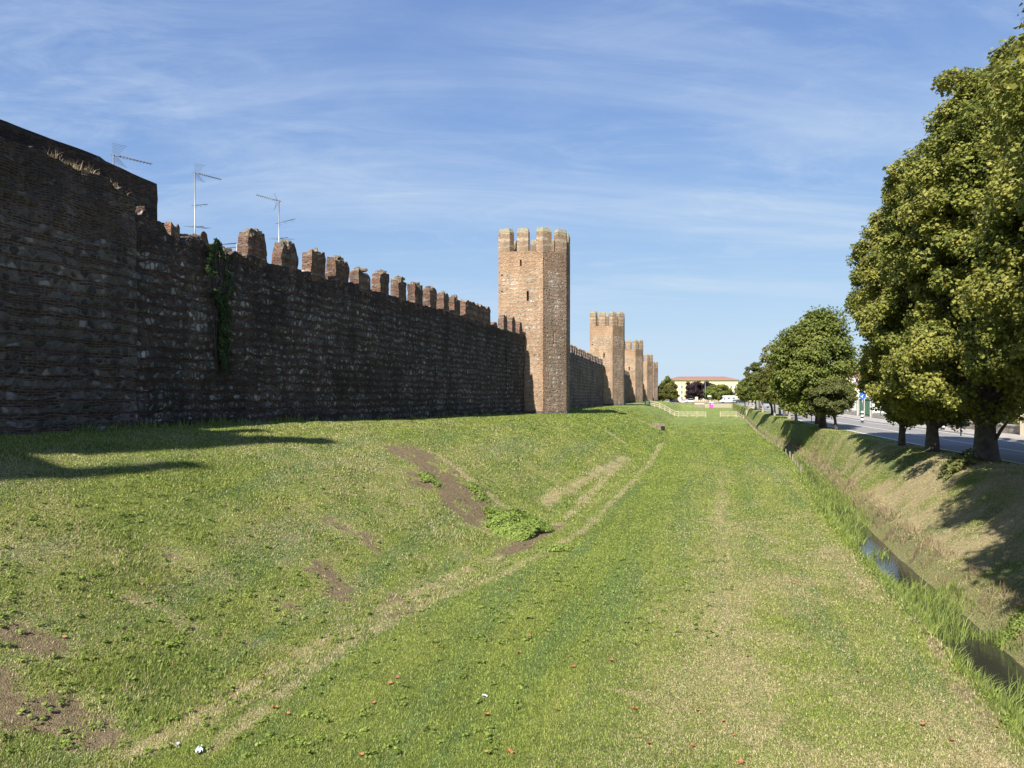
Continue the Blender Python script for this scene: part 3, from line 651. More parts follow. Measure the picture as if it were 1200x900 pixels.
# ------------------------------------------------------------------ towers
def tower(k, name, label, loc, H0=14.65, HM=16.7, base_h=0, seed=0, slits=(), az=TA):
    """local x along the wall, local -y outwards; origin at the near inner corner of the plan"""
    t = empty(name, loc, frame_rot(az)); tag(t, label, 'tower', 'brick wall towers')
    W = 5.86; D = 4.1; c = 1.83
    # plan, counter-clockwise seen from above: A inner near corner, along near side outwards
    plan = [(0, 0), (0, -D), (c, -D-c), (W-c, -D-c), (W, -D), (W, 0)]
    mbk = MB(); u = 0
    HB = H0
    def facegrid(a, b, u0, holes, side=False):
        L = math.hypot(b[0]-a[0], b[1]-a[1]); ss_ = set(np.linspace(0, L, max(2, int(L/.55)+1))); zs_ = set(np.linspace(-.5, HB, 30))
        for (s0, s1, z0, z1) in holes: ss_ |= {s0, s1}; zs_ |= {z0, z1}
        ss_ = sorted(ss_); zs_ = sorted(zs_); n = (((b[1]-a[1])/L), -((b[0]-a[0])/L))
        pt = lambda s, z, d=0: (a[0]+(b[0]-a[0])*s/L-n[0]*d, a[1]+(b[1]-a[1])*s/L-n[1]*d, z)
        for i in range(len(ss_)-1):
            for j in range(len(zs_)-1):
                s0, s1, z0, z1 = ss_[i], ss_[i+1], zs_[j], zs_[j+1]; cs, cz = (s0+s1)/2, (z0+z1)/2
                if any(h[0] <= cs <= h[1] and h[2] <= cz <= h[3] for h in holes): continue
                pl = 1.0 if (min(cs, L-cs) < .35 or cz > HB-2.2) else 0.0
                pl = max(pl, .55 if abs(cz-11.4) < .2 else 0)
                b_ = len(mbk.v); 
                for (s, z) in ((s0, z0), (s1, z0), (s1, z1), (s0, z1)):
                    mbk.v.append(pt(s, z)); mbk.at.append(1.0 if (min(s, L-s) < .3 or z > HB-2.0) else 0.0)
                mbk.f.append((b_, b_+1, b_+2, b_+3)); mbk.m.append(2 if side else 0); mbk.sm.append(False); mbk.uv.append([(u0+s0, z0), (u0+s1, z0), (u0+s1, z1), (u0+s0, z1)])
        for (s0, s1, z0, z1) in holes:
            d = .55
            for q in ([pt(s0, z0), pt(s0, z0, d), pt(s0, z1, d), pt(s0, z1)], [pt(s1, z0, d), pt(s1, z0), pt(s1, z1), pt(s1, z1, d)],
                      [pt(s0, z0), pt(s1, z0), pt(s1, z0, d), pt(s0, z0, d)], [pt(s0, z1, d), pt(s1, z1, d), pt(s1, z1), pt(s0, z1)]):
                mbk.quad(q, 0, [(u0, 0), (u0+.3, 0), (u0+.3, .3), (u0, .3)])
            mbk.quad([pt(s0, z0, d), pt(s1, z0, d), pt(s1, z1, d), pt(s0, z1, d)], 1)
    for i in range(6):
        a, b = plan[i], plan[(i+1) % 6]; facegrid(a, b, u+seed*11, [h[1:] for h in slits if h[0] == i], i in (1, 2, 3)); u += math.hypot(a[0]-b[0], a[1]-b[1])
    inn = [(.5, -.45), (.5, -D+.2), (c+.2, -D-c+.5), (W-c-.2, -D-c+.5), (W-.5, -D+.2), (W-.5, -.45)]
    for i in range(6):
        a, b, a2, b2 = plan[i], plan[(i+1) % 6], inn[i], inn[(i+1) % 6]
        mbk.quad([(*a, HB), (*b, HB), (*b2, HB), (*a2, HB)], 0, [(0, 0), (1, 0), (1, .4), (0, .4)], a=1)
        mbk.quad([(*b2, HB-1.0), (*a2, HB-1.0), (*a2, HB), (*b2, HB)], 0, [(0, 0), (1, 0), (1, 1), (0, 1)], a=1)
    mbk.quad([(*p, HB-1.0) for p in inn], 0, [(p[0], p[1]) for p in inn], a=1)
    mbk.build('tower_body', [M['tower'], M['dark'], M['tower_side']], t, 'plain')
    foot = MB(); pr = [(p[0]*1.0+(-.06 if p[0] < 1 else .06), p[1]-.06) for p in plan]; foot.prism(pr, -.6, .28, 0, top=True); foot.build('plinth', M['farwall'], t)
    # merlons follow the parapet line
    segs = [(0, .0, 1.05), (0, 1.72, 2.78), (0, 3.5, D+.95), (1, 1.62, 2.59+.45), (2, 1.35, 2.2+.85), (3, 1.55, 2.59+.6), (4, 1.25, 2.4), (4, 3.1, D+.55), (5, 1.6, 2.9), (5, 4.2, 5.3)]
    seglen = [math.hypot(plan[i][0]-plan[(i+1) % 6][0], plan[i][1]-plan[(i+1) % 6][1]) for i in range(6)]
    def at(i, s, inner):
        while s > seglen[i]+1e-6: s -= seglen[i]; i = (i+1) % 6
        p = inn if inner else plan; a, b = p[i], p[(i+1) % 6]; f = s/seglen[i]; return (a[0]+(b[0]-a[0])*f, a[1]+(b[1]-a[1])*f)
    rgm = np.random.RandomState(k+3)
    for i, s0, s1 in segs:
        st = [s0]+([seglen[i]] if s0 < seglen[i] < s1 else [])+[s1]
        outer = [at(i, s, False) for s in st]; inner = [at(i, s, True) for s in st][::-1]; poly = outer+inner; h = HM-.38+(rgm.rand()-.5)*.12
        mm = MB(); mm.prism(poly, HB-.01, h, 0, top=False); cx = sum(p[0] for p in poly)/len(poly); cy = sum(p[1] for p in poly)/len(poly)
        mm.prism([(cx+(p[0]-cx)*1.02, cy+(p[1]-cy)*1.02) for p in poly], h, h+.08, 1, top=False); mm.prism(poly, h+.08, h+.40, 1, taper=.80)
        # drop the merlon's noise-free look: jitter its cap
        mm.v = [(x+(rgm.rand()-.5)*.0, y_, z) for x, y_, z in mm.v]; mm.build('merlon', [M['tmerlon'], M['cap']], t)
    return t
TL = ['tallest and nearest brick tower with arrow slits and chamfered corners', 'second brick tower, half the size of the nearest in view', 'third brick tower along the wall, just right of the second', 'fourth brick tower, small between the third and the last', 'last and smallest brick tower, beside the far green trees']
nA = (math.cos(TA), -math.sin(TA))
for k in range(5):
    yk = tower_y(k); A = (float(xw(yk))-2.5*nA[0], yk+.35)
    sl = [(0, 2.62, 2.82, 10.15, 11.05), (0, 2.0, 2.16, 13.3, 13.9), (1, 1.15, 1.3, 6.3, 7.5), (0, .26, .40, 11.0, 11.14), (0, .26, .40, 12.5, 12.64), (1, .02, .14, 13.25, 13.95)] if k == 0 else [(0, 2.45, 2.68, 8.6, 9.5), (0, .35, .6, 10.9, 11.1)] if k == 1 else [(0, 2.3, 2.6, 8.6, 9.6)]
    tower(k, 'brick_tower', TL[k], (A[0], A[1], 0), slits=sl, seed=k, H0=14.65 if k < 1 else 14.3, HM=16.75 if k < 1 else 16.9)
# ------------------------------------------------------------------ gate tower beside the camera, left of the frame: it casts the toothed shadow on the grass
def gate_tower():
    H = 23.2; t = empty('gate_tower', (0, 0, 0)); tag(t, 'tall square gate tower standing at the near end of the wall', 'tower')
    r = (math.cos(AZ), -math.sin(AZ)); l = (math.sin(AZ), math.cos(AZ))
    # trace shadow tips on the ground back to the merlon tops
    def back(u, v, h):
        x, y, z = cast(u, v); L = (h-z)/math.tan(EL); return x-l[0]*L, y-l[1]*L
    p1 = back(388, 515, H); p2 = back(243, 546, H)
    t.location = (p1[0], p1[1], 0); 
    d = Vector((p2[0]-p1[0], p2[1]-p1[1])); return t, d, H
gt, gd, GH = gate_tower()
gt.rotation_euler = (0, 0, -AZ)          # local x across the light, local y along it
r2, l2 = gd.x*math.cos(AZ)-gd.y*math.sin(AZ), gd.x*math.sin(AZ)+gd.y*math.cos(AZ)
mb = MB(); outl = [(-8, -12), (r2+.25, -12), (r2+.25, l2), (.45, l2), (.45, 0), (-8, 0)]
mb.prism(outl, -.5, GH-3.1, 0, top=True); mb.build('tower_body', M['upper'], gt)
for (a, b_, c0, c1) in ((-.35, .45, -.9, 0), (-1.75, -.95, -2.2, -1.3), (-3.6, -2.6, -.9, 0), (-6, -5, -.9, 0), (r2-.35, r2+.25, l2-.9, l2), (-6, -5, -11.9, -11), (-3, -2, -11.9, -11)):
    m2 = MB(); m2.prism([(a, c0), (b_, c0), (b_, c1), (a, c1)], GH-3.1, GH, 0, taper=.85); m2.build('merlon', M['upper'], gt)
print('GATE', r2, l2)

# ------------------------------------------------------------------ leaves, trees, plants
def leaf_mesh(name, C, N, S, mats, rnd, asp=1.0, rs=0):
    """kite leaves with a fold: C centres, N normals, S sizes"""
    rg = np.random.RandomState(rs); n = len(C); N = N/np.maximum(np.linalg.norm(N, axis=1, keepdims=True), 1e-6)
    R = rg.normal(size=(n, 3)); A = np.cross(N, R); A /= np.maximum(np.linalg.norm(A, axis=1, keepdims=True), 1e-6); B = np.cross(N, A)
    S = S[:, None]; V = np.empty((n, 5, 3)); 
    V[:, 0] = C-A*S*.5; V[:, 1] = C+B*S*.42*asp-A*S*.08+N*S*.12; V[:, 2] = C+A*S*.22+B*S*.22*asp-N*S*.05; V[:, 3] = C+A*S*.56-N*S*.10; V[:, 4] = C-B*S*.42*asp+A*S*.06+N*S*.10
    Fq = np.arange(n*5).reshape(n, 5)
    return np_mesh(name, V.reshape(-1, 3), Fq, mats, fattrs={'rnd': rnd})
def make_tree(name, label, cat, x, y, lobes, trunk_r, crown_base, leafmat_, bark, nclump, nleaf, lsize, clump_r, seed, group=None, lean=(0, 0), flat=.75, z=None, shell=.55, limbs=26, boughs=True, spread=1.0):
    rg = np.random.RandomState(seed); z = float(ground_z(x, y)) if z is None else z
    t = empty(name, (x, y, z-.05)); tag(t, label, cat, group)
    # clump centres inside the lobes, mostly near their surface, kept apart
    cs = []; vol = np.array([l[3]*l[4]*l[5] for l in lobes]); vol = vol/vol.sum(); tries = 0; md = clump_r*.8
    while len(cs) < nclump and tries < nclump*40:
        tries += 1; l = lobes[rg.choice(len(lobes), p=vol)]; d = rg.normal(size=3); d /= np.linalg.norm(d); q = shell+(1-shell)*rg.rand()**.5
        if rg.rand() < .12: q = rg.rand()*shell
        q = q*(1+.55*(float(vn(np.array([d[0]*2.6+seed]), np.array([d[1]*2.6]), np.array([d[2]*2.6+l[2]]), seed=seed)[0])-.5)); p = np.array([l[0]+d[0]*l[3]*q, l[1]+d[1]*l[4]*q, l[2]+d[2]*l[5]*q])
        if p[2] < crown_base+.1: continue
        if cs and min(np.sum((np.array(cs)-p)**2, 1)) < (md*(1-.6*min(1, tries/(nclump*25))))**2: continue
        cs.append(p)
    cs = np.array(cs); cc = np.mean(cs, 0)
    Cl = []; Nl = []; Sl = []; Rl = []
    for i, c in enumerate(cs):
        k = int(nleaf*(.6+.8*rg.rand())); cr_ = clump_r*(.7+.6*rg.rand()); d = rg.normal(size=(k, 3)); d /= np.linalg.norm(d, axis=1, keepdims=True)
        rr = cr_*(.25+.75*rg.rand(k)**.45)*(1+.45*(vn(d[:, 0]*2.5+i, d[:, 1]*2.5, d[:, 2]*2.5, seed=seed)-.5)*2); pz = d*rr[:, None]*np.array([1*spread, 1*spread, flat])
        Cl.append(c+pz); out = (c-cc)/max(.5, np.linalg.norm(c-cc)); Nl.append(d*.5+out*.35+np.array([0, 0, .55])+rg.normal(size=(k, 3))*.45); Sl.append(lsize*(.6+.8*rg.rand(k)))
        Rl.append(np.clip(rg.rand(k)*.72+rg.rand()*.28, 0, 1))
    ex = int(sum(len(a) for a in Cl)*.12); ii = rg.randint(len(cs), size=ex); dd = rg.normal(size=(ex, 3)); dd /= np.linalg.norm(dd, axis=1, keepdims=True); Cl.append(cs[ii]+dd*(clump_r*(.7+.45*rg.rand(ex)))[:, None]); Nl.append(rg.normal(size=(ex, 3))+np.array([0, 0, .5])); Sl.append(lsize*(.6+.8*rg.rand(ex))); Rl.append(rg.rand(ex))
    Cl, Nl, Sl, Rl = [np.concatenate(a) for a in (Cl, Nl, Sl, Rl)]
    keep = Cl[:, 2] > crown_base-.7*clump_r; Cl, Nl, Sl, Rl = Cl[keep], Nl[keep], Sl[keep], Rl[keep]
    link('crown', leaf_mesh('crown', Cl, Nl, Sl, [leafmat_], Rl, rs=seed), t)
    mb = MB(); topz = cc[2]+.1*(cs[:, 2].max()-cc[2]); n = 9; pth = []; rad = []
    for i in range(n):
        f = i/(n-1); zz_ = f*topz; pth.append((lean[0]*f+math.sin(f*5+seed)*trunk_r*.35*f+(cc[0]-lean[0])*f*f*.8, lean[1]*f+math.cos(f*4+seed)*trunk_r*.35*f+(cc[1]-lean[1])*f*f*.8, zz_-.1*(i == 0)))
        rad.append(trunk_r*(1.0+.55*max(0, 1-f*9)+.2*max(0, 1-f*4))*(1-.62*f))
    pth.insert(1, (pth[0][0], pth[0][1], .18)); rad.insert(1, trunk_r*1.28); rad[0] = trunk_r*1.7
    mb.tube(pth, rad, 10)
    order = rg.permutation(len(cs))[:limbs]
    for i in order:
        c = cs[i]; hz = min(topz*.98, max(crown_base*.75, c[2]*(.45+.25*rg.rand()))); f = min(hz/topz, 1); b0 = Vector(pth[1]).lerp(Vector(pth[-1]), 0)
        j = min(len(pth)-2, 1+int(f*(n-1))); p0 = Vector(pth[j]); ln = (Vector(c)-p0).length
        mid = p0.lerp(Vector(c), .5)+Vector((0, 0, .08*ln))+Vector(rg.normal(size=3)*.05*ln)
        r0 = max(.02, min(trunk_r*.42, .035*ln+.015)); mb.tube([p0, p0.lerp(mid, .55)+Vector((0, 0, .02*ln)), mid, Vector(c)], [r0, r0*.8, r0*.6, r0*.25], 5, cap=False)
    mb.build('trunk', bark, t); return t

GP = 'plane trees along the road bank'
tz = lambda x, y: float(ground_z(x, y))
# A: great plane with the thickest trunk; B/C: its neighbours; D: beyond the frame's right edge (they shade the bank)
make_tree('plane_tree', 'huge plane tree with the thickest dark trunk at the right edge', 'tree', 18.7, 28, [(.9, .3, 9.5, 3.9, 4.2, 5.4), (.9, 0, 4.0, 4.2, 4.0, 2.6), (1.0, .5, 13.8, 2.4, 2.6, 3.0)],
          .37, 1.3, M['plane'], M['bark'], 460, 400, .135, .52, 11, GP, lean=(-.15, .1), limbs=45, flat=.8, shell=.45)
make_tree('plane_tree', 'leafy plane tree with a mid-sized trunk just left of the thickest trunk', 'tree', 19.3, 32.6, [(.3, 0, 8.0, 2.9, 3.4, 4.6), (.4, 0, 3.6, 2.7, 3.2, 2.4), (.1, 0, 11.8, 1.9, 2.2, 2.6)],
          .25, .9, M['plane'], M['bark'], 360, 390, .135, .50, 12, GP, limbs=36, flat=.8, shell=.45)
make_tree('plane_tree', 'tall ovoid plane tree on a slim trunk, its crown edge against the sky', 'tree', 20.1, 36.6, [(.3, 0, 7.6, 2.4, 3.0, 4.8), (.35, -.2, 3.4, 2.05, 2.4, 2.3), (.5, 0, 11.2, 1.6, 1.8, 2.8)],
          .14, .75, M['plane'], M['bark'], 360, 380, .135, .48, 13, GP, limbs=34, flat=.8, shell=.45)
for (x, y, l_, sd, lab) in ((17.3, 20.5, [(0.6, 0, 8.5, 3.3, 3.6, 4.6), (.7, 0, 5.0, 3.2, 3.4, 2.6)], 14, 'plane tree whose leaves just enter at the right edge of the photo'),
                       (14.6, 11.5, [(.0, 0, 8.0, 4.9, 5.2, 4.4), (.0, 0, 5.5, 4.6, 5.0, 2.6), (-2.4, -.6, 11.6, 2.6, 3.0, 1.8), (-3.4, .8, 8.2, 1.9, 2.6, 3.0), (-2.2, 3.2, 8.4, 1.9, 2.0, 2.8)], 15, 'plane tree nearest the camera on the road bank, right of the view'),
                       (12.6, 2.0, [(.4, 0, 8.5, 4.0, 4.4, 4.6), (-4.5, 3.5, 10.5, 2.5, 2.6, 1.5), (-1.5, 2.5, 10.5, 2.5, 2.6, 1.8)], 16, 'plane tree level with the camera on the road bank, outside the view')):
    make_tree('plane_tree', lab, 'tree', x, y, l_, .35, 2.4, M['plane'], M['bark'], (300 if y > 10 else 240), (500 if y > 10 else 200), (.13 if y > 10 else .2), .68, sd, GP, limbs=20)
# far side of the road
make_tree('garden_tree', 'dark leafy garden tree behind the hedge across the road', 'tree', 39.5, 48, [(0, 0, 5.2, 3.8, 3.6, 3.0)], .25, 2.0, M['green'], M['bark'], 60, 260, .26, .9, 18, 'garden trees across the road', z=-1)
make_tree('garden_tree', 'broad dark garden tree across the road behind the thickest trunk', 'tree', 41, 40, [(0, 0, 4.6, 4.2, 3.8, 3.2)], .25, 1.6, M['green'], M['bark'], 60, 260, .26, .9, 19, 'garden trees across the road', z=-1)
# street trees down the bank: (u, v, depth_h, crown centre u, half width px, top v, bottom v, kind)
ST = [(980, 504, 973, 25, 443, 488, 'globe', 'globe_tree', 'small round-headed tree with dense dark foliage leaning on a thin trunk', .12),
      (964, 502, 952, 46, 363, 484, 'green', 'leafy_tree', 'tall broad green tree with a wide pale-footed trunk behind the globe tree', .27),
      (958, 497, 938, 30, 392, 480, 'green', 'leafy_tree', 'green tree just behind the tall broad one, its dark trunk to the left', .20),
      (933, 495, 928, 15, 452, 480, 'yellowish', 'young_tree', 'small yellowing tree on the nearer of two pale trunks', .15),
      (925, 491, 918, 17, 428, 476, 'yellowish', 'young_tree', 'yellowing tree on a pale trunk left of the nearer pale trunk', .17),
      (919, 488, 915, 17, 420, 472, 'green', 'street_tree', 'narrow green tree on a straight dark trunk in the middle of the row', .16),
      (914, 487, 905, 16, 400, 440, 'sparse', 'bare_topped_tree', 'thin tree with sparse pale twiggy top above the row', .14),
      (908, 487.5, 902, 16, 425, 472, 'yellowish', 'street_tree', 'yellow-green tree on a slim pale trunk left of the sparse one', .14),
      (905, 486.5, 893, 15, 432, 470, 'green', 'street_tree', 'dark-trunked green tree beside the slim pale trunk', .17),
      (894, 483, 888, 13, 434, 470, 'yellowish', 'street_tree', 'olive green tree fifth from the far end of the row', .15),
      (890, 481, 884, 12, 425, 455, 'globe', 'dark_topped_tree', 'dark dense treetop rising above the far part of the row', .15),
      (886, 480, 880, 11, 440, 469, 'green', 'street_tree', 'green tree fourth from the far end of the row', .15),
      (882, 479, 877, 10, 441, 469, 'yellowish', 'street_tree', 'olive tree third from the far end of the row', .15),
      (878, 478, 873, 9, 443, 469, 'green', 'street_tree', 'green tree second from the far end of the row', .15),
      (873, 477, 869, 8, 445, 469, 'green', 'street_tree', 'farthest tree of the row, beside the low pink stone wall', .16)]
for i, (u, v, cu, hw, tv, bv, kd, nm, lab, tr) in enumerate(ST):
    y = F*2.55/(v-465); x = (u-600)/F*y; zb = float(ground_z(x, y)); k = y/F
    cx = (cu-u)*k; r = hw*k; zt = EYE+(465-tv)*k-zb; z0 = EYE+(465-bv)*k-zb; cz = (zt+z0)/2; rz = (zt-z0)/2
    far = y > 75
    if kd == 'globe' and i == 0:
        make_tree(nm, lab, 'tree', x, y, [(cx, 0, cz+.05, r*.9, r*.9, rz*.88)], tr, z0+.15, M['globe'], M['bark'], 90, 260, .12, .36, 30+i, None, lean=(-.25, 0), shell=.7, limbs=16)
        continue
    cr_ = max(.40, r*.24)
    lob = [(cx, 0, cz, r*.85, r*.9, rz*.8), (cx+r*.1, 0, z0+rz*.5, r*.75, r*.8, rz*.5), (cx+.2*r, 0, zt-rz*.5, r*.6, r*.6, rz*.45)] if kd != 'sparse' else [(cx, 0, cz, r*.8, r*.8, rz*.85)]
    ncl, nlf, ls = (60, 150, .21) if far else (120, 200, .19)
    if i == 1: ncl, nlf, ls = 200, 300, .17
    if kd == 'sparse': ncl, nlf, ls, cr_ = 22, 60, .28, .55
    make_tree(nm, lab, 'tree', x, y, lob, tr, z0, M[kd], M['palebark'] if kd in ('yellowish', 'sparse') else M['bark'], ncl, nlf, ls*(1.3 if y > 120 else 1), cr_, 30+i, 'street trees down the road bank', limbs=14 if kd != 'sparse' else 22)
# trees in front of the yellow building
FT = [(783, 454, 10, 16, 330, 'green', 'dark green tree immediately right of the last tower', 441, 470),
      (786, 462, 9, 9, 318, 'yellowish', 'lower olive tree right of the last tower', 449, 471),
      (776, 462, 8, 9, 316, 'yellowish', 'olive tree touching the last tower', 450, 471),
      (815, 458, 13, 12, 335, 'purple', 'large purple-leaved tree before the yellow building', 446, 470.5),
      (831, 457, 9, 10, 345, 'purple', 'smaller purple-leaved tree behind the lamp post', 446, 470.5),
      (834, 462, 10, 9, 328, 'green', 'round green tree right of the purple trees', 451, 471),
      (846, 460, 10, 10, 326, 'green', 'fresh green tree above the white camper van', 449, 471),
      (855, 464, 7, 7, 328, 'green', 'low green tree right of the camper van', 458, 471)]
for i, (cu, cv, hw, hh, y, kd, lab, tv, bv) in enumerate(FT):
    k = y/F; x = (cu-600)*k; r = hw*k; zb = -1.0; zt = EYE+(465-tv)*k-zb; z0 = EYE+(465-bv)*k-zb+1.2; cz = (zt+z0)/2; rz = (zt-z0)/2
    make_tree('square_tree', lab, 'tree', x, y, [(0, 0, cz, r*.85, r*.85, rz*.85), (r*.1, 0, z0+rz*.4, r*.8, r*.8, rz*.4)], .22, z0-.4, M[kd], M['bark'], 60, 260, .42, r*.27, 80+i, 'trees before the yellow building', z=-1.05, limbs=8)
def bush(name, label, cat, x0, x1, y0, y1, z0, z1, mat, n, size, seed, group=None, lumps=.25, yfun=None):
    """a clipped or loose hedge: leaves over a lumpy box"""
    rg = np.random.RandomState(seed); t = empty(name, ((x0+x1)/2, (y0+y1)/2, z0)); tag(t, label, cat, group)
    L, W, H = x1-x0, y1-y0, z1-z0; P = rg.rand(n, 3)*np.array([1, 1, 1]); ax = rg.choice(3, n, p=[.2, .5, .3]); sgn = rg.rand(n)
    for a in range(3):
        mk_ = ax == a; P[mk_, a] = np.where(sgn[mk_] < .5, rg.rand(mk_.sum())*.15, 1-rg.rand(mk_.sum())*.15) if a != 2 else 1-rg.rand(mk_.sum())*.12
    V = (P-np.array([.5, .5, 0]))*np.array([L, W, H]); V += (np.stack([vn(V[:, 0]*1.3, V[:, 1]*1.3, V[:, 2]*1.3, seed=seed+k) for k in range(3)], -1)-.5)*2*lumps
    Nn = (P-.5)*2+rg.normal(size=(n, 3))*.5; link('foliage', leaf_mesh('foliage', V, Nn, size*(.6+.8*rg.rand(n)), [mat], rg.rand(n), rs=seed), t)
    for k in range(6): xx = (k/5-.5)*L*.85; m = MB(); m.tube([(xx, 0, -.05), (xx+.05, .05, H*.7)], [.05, .02], 5); m.build('stem', M['bark'], t)
    return t

# ivy over the groove in the near wall
def ivy():
    rg = np.random.RandomState(5); n = 6000; t = empty('ivy', (float(xw(Y0)), Y0, 0), frame_rot(AN)); tag(t, 'dark green ivy hanging down a groove in the near wall', 'ivy')
    zz_ = 2.45+4.95*rg.rand(n)**.75; hw = np.interp(zz_, [2.4, 3.0, 4.6, 5.4, 6.2, 7.0, 7.4], [.15, .30, .33, .62, .80, .60, .25]); cx = np.interp(zz_, [2.4, 4.6, 5.6, 7.4], [26.95, 26.85, 26.7, 26.45])
    d = rg.normal(size=n)*.45; d = np.clip(d, -1.1, 1.1)*(.8+.5*vn(zz_*2, zz_*0, seed=7)); yy = cx+d*hw*.85
    keep = vn(yy*3.2, zz_*2.6, seed=9) > .36; yy, zz_, hw = yy[keep], zz_[keep], hw[keep]; n = len(yy)
    dep = -.06-.20*vn(yy*3, zz_*3, seed=4)-.1*rg.rand(n)
    C = np.stack([sN(yy), dep, zz_], -1); Nn = np.stack([rg.normal(size=n)*.5, -1+rg.normal(size=n)*.3, .3+rg.normal(size=n)*.5], -1)
    link('foliage', leaf_mesh('foliage', C, Nn, .095*(.5+1.0*rg.rand(n)), [M['ivy']], rg.rand(n)), t)
    for k in range(5):
        m = MB(); b = 26.8+(k-2)*.12; m.tube([(sN(b+(rg.rand()-.5)*.2), -.04, z) for z in (2.6, 3.5, 4.5, 6, 7.1)], [.02, .02, .02, .015, .01], 5); m.build('stem', M['bark'], t)
ivy()
def tuft_mesh(name, C, H, W, spread, mat, rs, parent=None, curve=.5):
    """bent blades: C (n,3) bases"""
    rg = np.random.RandomState(rs); n = len(C); a = rg.rand(n)*6.283; D = np.stack([np.cos(a), np.sin(a), 0*a], -1); lean = (rg.rand(n)*spread)[:, None]; S = np.stack([-np.sin(a+.8), np.cos(a+.8), 0*a], -1)*W[:, None]*.5
    up = np.array([0, 0, 1.0]); H_ = H[:, None]; mid = C+up*H_*.55+D*H_*lean*.35; tip = C+up*H_*(1-curve*lean*.5)+D*H_*lean
    V = np.stack([C-S, C+S, mid+S*.8, mid-S*.8, tip], 1); F4 = np.arange(n*5).reshape(n, 5)[:, [0, 1, 2, 4, 3]]
    me = np_mesh(name, V.reshape(-1, 3), F4, [mat], fattrs={'rnd': rg.rand(n)}); return link(name, me, parent)
# dry grass on the ledge of the near wall
rg = np.random.RandomState(8); yy = 12+11*rg.rand(1500); den = vn(yy*.9, yy*0, seed=3); yy = yy[den > .42]; q = np.stack([sN(yy), .1+.45*rg.rand(len(yy)), near_top(yy)-.03], -1)
o = tuft_mesh('dry_grass', q, (.14+.3*rg.rand(len(yy)))*(.4+vn(yy*2, yy*0, seed=13)), np.full(len(yy), .022), .9, M['drygrass'], 3); o.location = near.location; o.rotation_euler = near.rotation_euler
tag(o, 'straw-coloured dry grass tufts along the ledge of the near wall', 'dry grass', kind='stuff')
yy = 23+6*rg.rand(120); q = np.stack([sN(yy), .1+.5*rg.rand(len(yy)), near_top(yy)], -1)

# ------------------------------------------------------------------ grass, reeds, weeds
def scatter(n, y0, y1, fa, fb, rs, p=1.0):
    rg = np.random.RandomState(rs); r = rg.rand(n); y = (y0**(1-p)+r*(y1**(1-p)-y0**(1-p)))**(1/(1-p)) if p != 1 else y0*np.exp(r*math.log(y1/y0))
    a, b = fa(y), fb(y); x = a+(b-a)*rg.rand(n); return x, y, rg
def in_view(x, y, pad=30): u = 600+F*x/y; return (u > -pad)*(u < 1200+pad)
def grass():
    x, y, rg = scatter(1500000, 7.2, 120, lambda y: np.maximum(xw(y)+.02, -.78*y), lambda y: np.minimum(xr(y)-.05, .78*y), 1, p=1.35)
    # rebalance: wider rows get fewer blades per metre, so drop by row width
    a = x-xd(y); k = in_view(x, y)*((a < .05) | (a > dw(y)*.95)); x, y = x[k], y[k]
    dr_, so_ = cover(x, y); k = rg.rand(len(x)) > so_*1.2; k &= rg.rand(len(x)) > .25*dr_; k &= rg.rand(len(x)) > sstep(50, 118, y); x, y, dr_, so_ = x[k], y[k], dr_[k], so_[k]; n = len(x)
    z = ground_z(x, y)-.004; rough = (x < xf(y))+.0; tall = sstep(.45, .75, fbm(x*.8, y*.8, seed=61))*rough; edge = np.exp(-((x-xd(y)+.15)/.35)**2)
    wallb = np.exp(-((x-xw(y))/.4)**2)
    H = (.020+.020*rg.rand(n)+.020*rough*rg.rand(n)+.05*tall*rg.rand(n)+.10*edge*rg.rand(n)+.10*wallb*rg.rand(n))*(1-.4*dr_)*(1+.004*y)
    W = np.maximum(.0065, .00062*y)*(.6+.8*rg.rand(n)); a = rg.rand(n)*6.283; D = np.stack([np.cos(a), np.sin(a), 0*a], -1); S = np.stack([-D[:, 1], D[:, 0], 0*a], -1)*W[:, None]
    C = np.stack([x, y, z], -1); tip = C+D*(H*(.3+.9*rg.rand(n)))[:, None]+np.array([0, 0, 1.0])*H[:, None]
    V = np.stack([C-S, C+S, tip], 1).reshape(-1, 3); r3 = lambda q: np.repeat(q, 3)
    o = link('grass', np_mesh('grass', V, np.arange(n*3).reshape(n, 3), [M['blade']], {'rnd': r3(rg.rand(n)), 'pick': r3(rg.rand(n)), 'dry': r3(dr_), 'soil': r3(so_)}))
    tag(o, 'short green and straw grass covering the banks and the moat floor', 'grass', kind='stuff')
grass()
